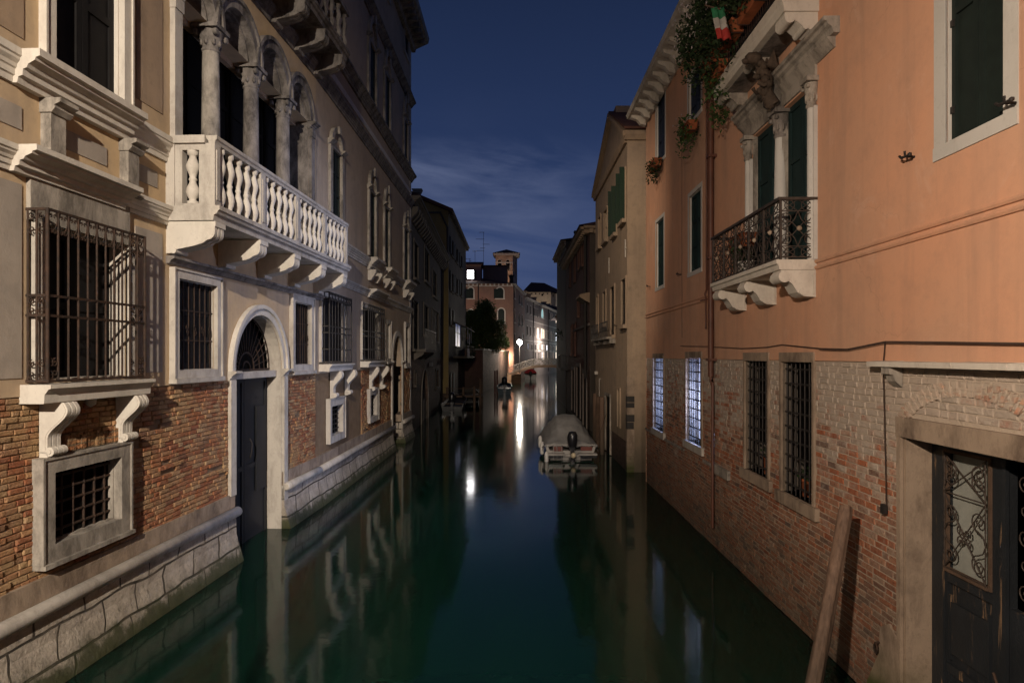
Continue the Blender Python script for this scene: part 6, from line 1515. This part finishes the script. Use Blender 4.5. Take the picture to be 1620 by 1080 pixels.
while z < zz:
    hgt = rd.uniform(.17, .24); w_ = .22 if rd.random() < .7 else .2
    mb = MB(bq); mb.box(-.012, w_, -.02, .012, z+.01, z+hgt-.01); mb.box(-.014, .001, -.18, -.02, z+.01, z+hgt-.01)
    part('quoin', mb, 'black iron' if abs(z-bq.z(998, 640)) < .12 or abs(z-bq.z(998, 670)) < .12 or abs(z-bq.z(998, 683)) < .09 else 'brown stone', bh); z += hgt
shell(bh, (3.575, 20.0), (3.575, 27.6), 9, -1, zb_, 'sandy plaster')
mb = MB(bf); u = bf.u(952); mb.tube([(u, .02, bf.z(952, 600)), (u, .1, bf.z(952, 598)), (u, .1, bf.z(952, 640))], .012, 4); u = bf.u(945); mb.box(u-.1, u+.1, 0, .12, bf.z(945, 592), bf.z(945, 587)); part('conduit', mb, 'pale plaster', bh)

mh = thing('maroon_house', 'dark red brick house with bracketed eaves behind the beige house', 'building', (3.8, 37, 0))
mf = Fr(3.74, 31.0, -.02, 13.2, -1); zm = 9.75
f = Fac(mh, mf, 0, 13.3, -1, zm)
for a in ((915, 917.5, 392, 425), (908.5, 910.5, 405, 445), (920.5, 923.5, 385, 420), (902, 903.3, 415, 452), (909, 911, 512, 560), (904, 905.5, 515, 560), (914, 916.5, 470, 500)): f.win(*a, frame='maroon plaster', fw=.1)
for a in ((905, 909, 585, 650), (913, 918, 580, 660), (923, 928, 590, 680)): f.win(*a, frame='grey plaster', fw=.2, sill=False, m='dark shutter', name='door')
f.done('maroon plaster', (3.1, 'dark brick')); eaves(mh, mf, 0, 13.3, zm, .42, 'brown plaster', .55)
mq = Fr(3.74, 31.0, 1, 0); f = Fac(mh, mq, 0, 4, -1, zm); f.done('dark plaster'); eaves(mh, mq, -.3, 4, zm, .3, 'brown plaster', .5)
mb = MB(mf); u = mf.u(930.5); mb.tube([(u, .15, zm-.2), (u, .15, 2.5)], .07, 6); part('drainpipe', mb, 'black iron', mh)
mb = MB(mf); z = mf.z(920, 520); mb.box(0, mf.u(908), 0, .08, z, z+.12); part('string_course', mb, 'grey plaster', mh)
mb = MB(mf); a, b = mf.u(938), mf.u(926); z = mf.z(932, 466); z0_ = mf.z(932, 600)
mb.prism([(0, z+.1), (.45, z), (.5, z-.12), (.12, z-.35), (0, z-.4)], max(a, .05), b, 'u'); part('hood', mb, 'brown plaster', mh)
shell(mh, (3.74, 31), (3.72, 44.2), 10, -1, zm, 'maroon plaster'); hip(mh, 3.5, 10, 31, 44.2, zm+.1, 1.3)
mb = MB(mf); u0_, u1_ = 11.4, 13.3; z = mf.z(900, 583); mb.box(u0_, u1_, 0, .55, z-.12, z)
for i in range(12): u = u0_+(u1_-u0_)*i/11; mb.tube([(u, .52, z), (u, .52, z+.9)], .012, 4)
for i in range(5): mb.tube([(u0_, .1*i+.05, z), (u0_, .1*i+.05, z+.9)], .012, 4)
mb.box(u0_, u1_, .50, .54, z+.88, z+.92); mb.box(u0_-.01, u0_+.02, 0, .5, z+.88, z+.92); part('balcony', mb, 'black iron', mh)
mb = MB(mf); leaf_cloud(mb, (12.8, .6, mf.z(897, 525)), (.4, .35, .35), 150, .12, random.Random(6), .5); single('hanging_plant', mb, 'dark leaf', 'dark plant hanging from the far corner of the dark red brick house', 'plant', recalc=False)
th2 = thing('tall_narrow_house', 'taller narrow dark house rising just behind the dark red one', 'building', (4, 52, 0))
nf = Fr(3.8, 45.5, 0, 1, -1); zn = at(897, 383, 46)[2]; f = Fac(th2, nf, 0, 9, -1, zn); f.win(898, 899, 440, 470, frame=None); f.done('dark plaster'); eaves(th2, nf, 0, 9, zn, .35, 'brown plaster', .6)
nq = Fr(3.8, 45.5, 1, 0); f = Fac(th2, nq, 0, 5, -1, zn); f.done('dark plaster'); shell(th2, (3.8, 45.5), (3.8, 54.5), 9, -1, zn, 'dark plaster'); hip(th2, 3.7, 9, 45.5, 54.5, zn+.05, .9); chimney(th2, at(911, 0, 47)[0]+.3, 47.5, zn+.4, .5, .35, 'dark plaster')
rb2 = thing('right_bank_house', 'dark plastered house at the right end of the wooden footbridge', 'building', (9, 85, 0))
of = Fr(7.2, 56, .8, 60, -1); f = Fac(rb2, of, 0, 60, -1, 10)
for k in range(8): f.win(0, 0, 0, 0, 'void', 'dark plaster', uz=(4+7*k, 5.1+7*k, 5, 6.8))
f.done('dark plaster'); shell(rb2, (7.2, 56), (8.0, 116), 16, -1, 10, 'dark plaster', True); hip(rb2, 7.2, 16, 56, 116, 10, 1.5)

# ---------------------------------------------------------------- footbridge
fbr = thing('footbridge', 'wooden footbridge with crossed lattice railings over the far canal', 'bridge', (3, 83, .6))
Yb = 83.0
P = [(804, 592), (815, 588), (826, 583.5), (838, 580), (848, 578), (860, 577.3), (875, 577.3), (893, 578.5)]
pts = [((x-CX)/F*Yb, at(x, y, Yb)[2]) for x, y in P]
mb = MB()
mb.prism([(p[0], p[1]) for p in pts]+[(p[0], p[1]-(.30 if 0 < i < 7 else .45)) for i, p in reversed(list(enumerate(pts)))], Yb, Yb+1.8, 'n'); part('deck', mb, 'old wood', fbr)
for yy in (Yb+.02, Yb+1.75):
    mb = MB(); hR = .86
    for dz, r in ((hR, .045), (.08, .03)):
        mb.tube([(p[0], yy, p[1]+dz) for p in pts], r, 5)
    part('handrail', mb, 'bridge timber', fbr)
    mb = MB(); xs_ = [pts[0][0]+(pts[-1][0]-pts[0][0])*i/9 for i in range(10)]
    def zb_at(x):
        for a, b in zip(pts, pts[1:]):
            if a[0] <= x <= b[0]+1e-6: return a[1]+(b[1]-a[1])*(x-a[0])/(b[0]-a[0])
        return pts[-1][1]
    for i, x in enumerate(xs_):
        z = zb_at(x); mb.tube([(x, yy, z), (x, yy, z+hR)], .035, 4)
        if i < 9:
            x2 = xs_[i+1]; z2_ = zb_at(x2)
            mb.tube([(x, yy, z+.08), (x2, yy, z2_+hR)], .028, 4); mb.tube([(x, yy, z+hR), (x2, yy, z2_+.08)], .028, 4)
            xm = (x+x2)/2; zm_ = zb_at(xm); mb.tube([(x, yy, z+.45), (xm, yy, zm_+hR)], .02, 4); mb.tube([(xm, yy, zm_+.08), (x2, yy, z2_+.45)], .02, 4)
    part('lattice', mb, 'bridge timber', fbr)
mb = MB(); mb.box(-.6, -.1, 82.7, 92.9, -1, 1.25); mb.box(-.1, 1.2, 84.9, 92.9, -1, 1.2); single('landing', mb, 'landing brick', 'lit brick landing at the left foot of the footbridge', 'landing', kind='structure')

# ---------------------------------------------------------------- street lamp in view, then added unseen fill lamps
lx, ly, lz = at(822, 541, 82.0)
sl = thing('street_lamp', 'bright white street lamp glowing at the left foot of the footbridge', 'street lamp', (lx, 82.85, 1.4))
mb = MB(); mb.lathe([(.07, 0), (.05, .4), (.035, lz-1.4+.5)], lx, 82.9, 8, 'z', 1.4); mb.tube([(lx, 82.9, lz+.7), (lx, 82.6, lz+.8), (lx, ly, lz+.7), (lx, ly, lz+.45)], .03, 5); part('post', mb, 'black iron', sl)
mb = MB(); mb.lathe([(.02, lz+.54), (.22, lz+.46), (.40, lz+.36), (.38, lz+.35)], lx, ly, 12, 'z', 0); part('lamp_shade', mb, 'black iron', sl)
mb = MB()
for i in range(6): a_ = PI*i/3; mb.tube([(lx+.1*math.cos(a_), ly+.1*math.sin(a_), lz-.42), (lx+.36*math.cos(a_), ly+.36*math.sin(a_), lz), (lx+.38*math.cos(a_), ly+.38*math.sin(a_), lz+.35)], .014, 4)
part('lantern_frame', mb, 'black iron', sl)
mb = MB(); mb.blob((lx, ly, lz-.02), (.30, .30, .30), 1, 2, 0); part('bulb', mb, 'lamp glow', sl)
light('lamp_light', (lx, ly, lz-.45), 1900, (1, .86, .70), sl, .08)
def fill_lamp(label, x, y, z, p, col=(1, .80, .60)):  # hidden lamp with a shade, added to brighten the far buildings
    t = thing('added_lamp', label, 'street lamp', (x, y, z)); mb = MB(); mb.lathe([(.02, .3), (.2, .2), (.22, .15)], x, y, 8, 'z', z); part('lamp_shade', mb, 'black iron', t)
    light('lamp_light', (x, y, z), p, col, t, .15)
fill_lamp('unseen fill lamp added past the footbridge', 8.6, 122, 6.5, 3200, (.98, .86, .80))
fill_lamp('unseen fill lamp added at the far end of the long house', 14.5, 150, 6.5, 1400, (.8, .95, .95))
fill_lamp('unseen fill lamp added by the pink house corner behind the tree', -1.15, 92.3, 3.5, 1400, (1, .74, .54))
fill_lamp('unseen fill lamp added to light the pink house front', -6.9, 83, 7.0, 900, (1, .74, .56))
fill_lamp('unseen fill lamp added to light the tan hall', 9.0, 184, 17.0, 2400, (1, .85, .66))
fill_lamp('unseen fill lamp added to light the bell tower', -1.9, 106, 16.8, 700, (1, .72, .50))

# ---------------------------------------------------------------- boats
def hull_mb(x, y, L, W, zg, zk=-.25, bow=1.0, n=9):
    """open hull from the transom at y to a pointed bow at y+L; closed deck sheet just below the gunwale"""
    rows = []
    for i in range(n+1):
        t = i/n; w_ = W/2*(1-max(0, (t-.45)/.55)**2.2); w_ = max(w_, .02); yy = y+L*t; zz = zg+.25*t*t*bow
        rows.append([(x-w_, yy, zz), (x-w_*.96, yy, zz-.12), (x-w_*.72, yy, zk+.3*t*t), (x, yy, zk-.08+.32*t*t), (x+w_*.72, yy, zk+.3*t*t), (x+w_*.96, yy, zz-.12), (x+w_, yy, zz), (x+w_*.9, yy, zz), (x+w_*.82, yy, zz-.2), (x-w_*.82, yy, zz-.2), (x-w_*.9, yy, zz)])
    mb = MB(); vs = [p for r in rows for p in r]; k = 11
    mb.add(vs, [(i*k+j, i*k+(j+1) % k, (i+1)*k+(j+1) % k, (i+1)*k+j) for i in range(n) for j in range(k)], False); mb.add(rows[0], [tuple(range(k))]); mb.add(rows[-1], [tuple(range(k))])
    return mb
def outboard(t, x, y, z, s=1.0, m='engine black'):
    mb = MB(); mb.lathe([(.02, .62*s), (.12*s, .60*s), (.17*s, .48*s), (.175*s, .30*s), (.15*s, .14*s), (.13*s, .10*s)], x, y, 14, 'z', z); mb.box(x-.06*s, x+.06*s, y-.06*s, y+.10*s, z-.55*s, z+.12*s); mb.box(x-.10*s, x+.10*s, y+.05*s, y+.22*s, z-.02, z+.10*s); mb.box(x-.12*s, x+.12*s, y-.14*s, y+.1*s, z-.30*s, z-.27*s)
    o = part('outboard_engine', mb, m, t); return o
B = thing('covered_motorboat', 'white motorboat under a grey canvas cover moored by the beige house', 'boat', (2.04, 22.4, 0))
bx_, by_ = 2.04, 22.4
part('hull', hull_mb(bx_, by_, 5.6, 1.78, .52), 'boat hull', B)
mb = MB(); mb.box(bx_-.86, bx_+.86, by_-.16, by_-.01, .12, .20); mb.box(bx_-.86, bx_-.22, by_-.34, by_-.01, .20, .25); mb.box(bx_+.24, bx_+.88, by_-.34, by_-.01, .20, .25); mb.box(bx_-.84, bx_+.84, by_-.035, by_-.012, .50, .54); part('swim_platform', mb, 'boat hull', B)
mb = MB(); mb.box(bx_-.62, bx_-.28, by_-.03, by_-.005, .30, .46); mb.box(bx_+.34, bx_+.74, by_-.03, by_-.005, .32, .46); part('transom_panel', mb, 'boat trim', B)
mb = MB(); mb.box(bx_-.8, bx_-.3, by_-.37, by_-.345, .12, .19); mb.box(bx_+.3, bx_+.86, by_-.37, by_-.345, .12, .19); part('rub_strip', mb, 'engine black', B)
mb = MB()
for xx in (-.62, -.50, -.34): mb.tube([(bx_+xx, by_-.36, .05), (bx_+xx, by_-.36, .42), (bx_+xx, by_-.05, .52)], .012, 5)
mb.tube([(bx_-.62, by_-.36, .30), (bx_-.34, by_-.36, .30)], .012, 5); part('boarding_ladder', mb, 'boat hull', B)
# canvas: a draped cover with folds
rd = random.Random(9); ny, nx = 26, 30; vs = []
def prof(t):   # ridge height, half width of the flat top, half width at the gunwale
    zt_ = [(.0, .66), (.05, .80), (.14, 1.10), (.26, 1.33), (.38, 1.40), (.55, 1.26), (.75, .98), (.9, .84), (1, .72)]
    for a, b in zip(zt_, zt_[1:]):
        if a[0] <= t <= b[0]: k = (t-a[0])/(b[0]-a[0]); return a[1]+(b[1]-a[1])*k
    return .72
for i in range(ny+1):
    t = i/ny; yy = by_+.02+5.45*t; wg = .93*(1-max(0, (t-.48)/.54)**2.2); wg = max(wg, .08); zr_ = prof(t)
    for j in range(nx+1):
        s = -1+2*j/nx; a = abs(s); sg = 1 if s >= 0 else -1
        if a < .32: xx = wg*.38*a/.32; zz = zr_-.04*(a/.32)**2
        elif a < .86: k = (a-.32)/.54; xx = wg*(.38+.62*k); zz = (zr_-.04)+(.50+.25*t*t-(zr_-.04))*(k**1.15)
        else: k = (a-.86)/.14; xx = wg*(1.0+.03*k); zz = .50+.25*t*t-.20*k
        fold = .022*math.sin(j*2.1+.35*math.sin(i*.6))*min(1, a*2)+.012*math.sin(i*1.3+j)
        if i < 3: fold += .02*math.sin(j*1.7)
        vs.append((bx_+sg*(xx+fold*(a > .3)), yy+(.0 if i else -.03+.012*math.sin(j*2)), zz+fold*.6))
mb = MB(); mb.add(vs, [(i*(nx+1)+j, i*(nx+1)+j+1, (i+1)*(nx+1)+j+1, (i+1)*(nx+1)+j) for i in range(ny) for j in range(nx)], True)
row0 = vs[:nx+1]; low = [(p[0], p[1]-.01-.012*math.sin(k*1.9), min(p[2]-.01, .46+.02*math.sin(k*1.3))) for k, p in enumerate(row0)]
mb.add(row0+low, [(k, k+1, nx+2+k, nx+1+k) for k in range(nx)], True)
part('canvas_cover', mb, 'canvas cover', B, recalc=False)
outboard(B, bx_+.02, by_-.42, .42)
mb = MB(); mb.blob((bx_+.04, by_-.60, .24), (.09, .09, .10), 3, 2, 0); part('float', mb, 'cream plastic', B)
for k, (dx, dy, z0_) in enumerate(((-.98, .35, .12), (-1.0, 1.3, .22), (-.86, -.35, -.12))):
    mb = MB(); mb.lathe([(.01, 0), (.06, .03), (.07, .08), (.07, .36), (.05, .42), (.015, .46)], bx_+dx, by_+dy, 10, 'z', z0_); mb.tube([(bx_+dx, by_+dy, z0_+.45), (bx_+dx*.94, by_+dy, .56)], .008, 4); part('fender', mb, 'fender', B)
mb = MB(); mb.tube([(bx_+.9, by_+.3, .5), (3.15, 23.0, .9), (3.42, 23.4, 1.5)], .012, 4); part('mooring_rope', mb, 'cable', B)

def boat(label, x, y, L, W, zg, hullm, cover=None, eng=None, name='motorboat'):
    t = thing(name, label, 'boat', (x, y, 0)); part('hull', hull_mb(x, y, L, W, zg), hullm, t)
    if cover:
        mb = MB(); vs = []
        for i in range(9):
            q = i/8; w_ = W*.5*(1-max(0, (q-.4)/.6)**2)+.03
            for j in range(7): s = -1+2*j/6; vs.append((x+s*w_, y+.05+L*.92*q, zg+.04+(1-s*s)**.8*(.55 if cover[1] is None else cover[1])*(1-q*.5)))
        mb.add(vs, [(i*7+j, i*7+j+1, i*7+8+j, i*7+7+j) for i in range(8) for j in range(6)], True); mb.add([vs[j] for j in range(7)], [tuple(range(7))]); part('cover', mb, cover[0], t, recalc=False)
    else:
        mb = MB(); mb.box(x-W*.42, x+W*.42, y+L*.3, y+L*.38, zg-.18, zg-.12); mb.box(x-W*.4, x+W*.4, y+L*.6, y+L*.66, zg-.16, zg-.1); part('thwart', mb, 'old wood', t)
    if eng: outboard(t, x, y-.2, eng[0], eng[1], eng[2])
    return t
x, y, _ = at(798.5, 622, 62); boat('small open blue boat with a black outboard moored off the garden wall', x, 60.5, 4.6, 1.45, .75, 'blue hull', None, (.75, 1.5, 'engine black'))
x = at(839, 0, 101)[0]; boat('white boat under a bright red cover below the footbridge', x, 100, 5, 2.0, .9, 'boat hull', ('red cover', .7), (.35, 1.4, 'dark hull'))
x = at(889, 0, 81)[0]; boat('white boat with its engine raised near the right end of the footbridge', x, 76, 5.2, 1.5, .9, 'boat hull', ('grey plaster', .6), (.5, 1.3, 'fender'))
x = at(858, 0, 146)[0]; boat('grey covered boat far beyond the footbridge', x, 146, 6, 3.0, 1.0, 'boat hull', ('canvas cover', .6))
boat('long dark boat lying beside the timber jetty', -3.9, 42, 6.2, 1.5, .5, 'dark hull', None, (.5, 1.2, 'engine black'))
boat('dark boat with pale gunwale tied between the jetty and the wall', -3.3, 50.5, 5.5, 1.5, .62, 'dark hull', ('dark plaster', .4))
# jetty
mb = MB(); mb.box(-5.0, -2.3, 47.6, 50.2, .55, .68)
for x, y, z in ((-2.35, 47.7, 1.9), (-2.35, 50.1, 1.6), (-3.6, 47.7, 1.3), (-4.8, 47.7, 1.3), (-2.6, 44.5, 1.5)): mb.tube([(x, y, -1), (x, y, z)], .09, 8)
mb.tube([(-4.8, 47.7, 1.2), (-2.35, 47.7, 1.2)], .03, 5)
single('jetty', mb, 'old wood', 'dark timber jetty below the yellow-ended house', 'jetty')
# mooring poles
def mpole(x, y, z, r, label, m='old wood', lean=(0, 0), g='mooring poles in the water'):
    mb = MB(); mb.tube([(x-lean[0], y, -1), (x, y+lean[1]*.5, z*.5), (x+lean[0], y+lean[1], z)], r, 10, r2=r*.85); single('mooring_pole', mb, m, label, 'mooring pole', g)
for px, yt, Y, r, lab, m in ((952.5, 628, 23.6, .10, 'thick wooden pole beside the stern of the covered motorboat', 'pole wood'), (946.5, 627, 25.5, .10, 'dark wooden pole just behind the covered motorboat', 'old wood'), (941.5, 622, 27.5, .11, 'farthest of the three wooden poles by the beige house', 'pole wood'),
                          (783, 586, 62, .09, 'left one of the two red poles by the garden wall', 'boat trim'), (786.5, 585, 63, .09, 'right one of the two red poles by the garden wall', 'boat trim')):
    x, y, z = at(px, yt, Y); mpole(x, y, z, r, lab, m)
# ---------------------------------------------------------------- canal and the ground under the town
mb = MB(); mb.add([(-400, -60, 0), (400, -60, 0), (400, 900, 0), (-400, 900, 0)], [(0, 1, 2, 3)])
o = single('canal_water', mb, 'canal water', 'dark green still canal water between the buildings', 'water', kind='structure')
mb = MB(); mb.add([(-600, -200, -2.5), (600, -200, -2.5), (600, 1500, -2.5), (-600, 1500, -2.5)], [(0, 1, 2, 3)])
o = single('ground', mb, 'concrete', 'canal bed and ground below the town', 'ground', kind='structure')
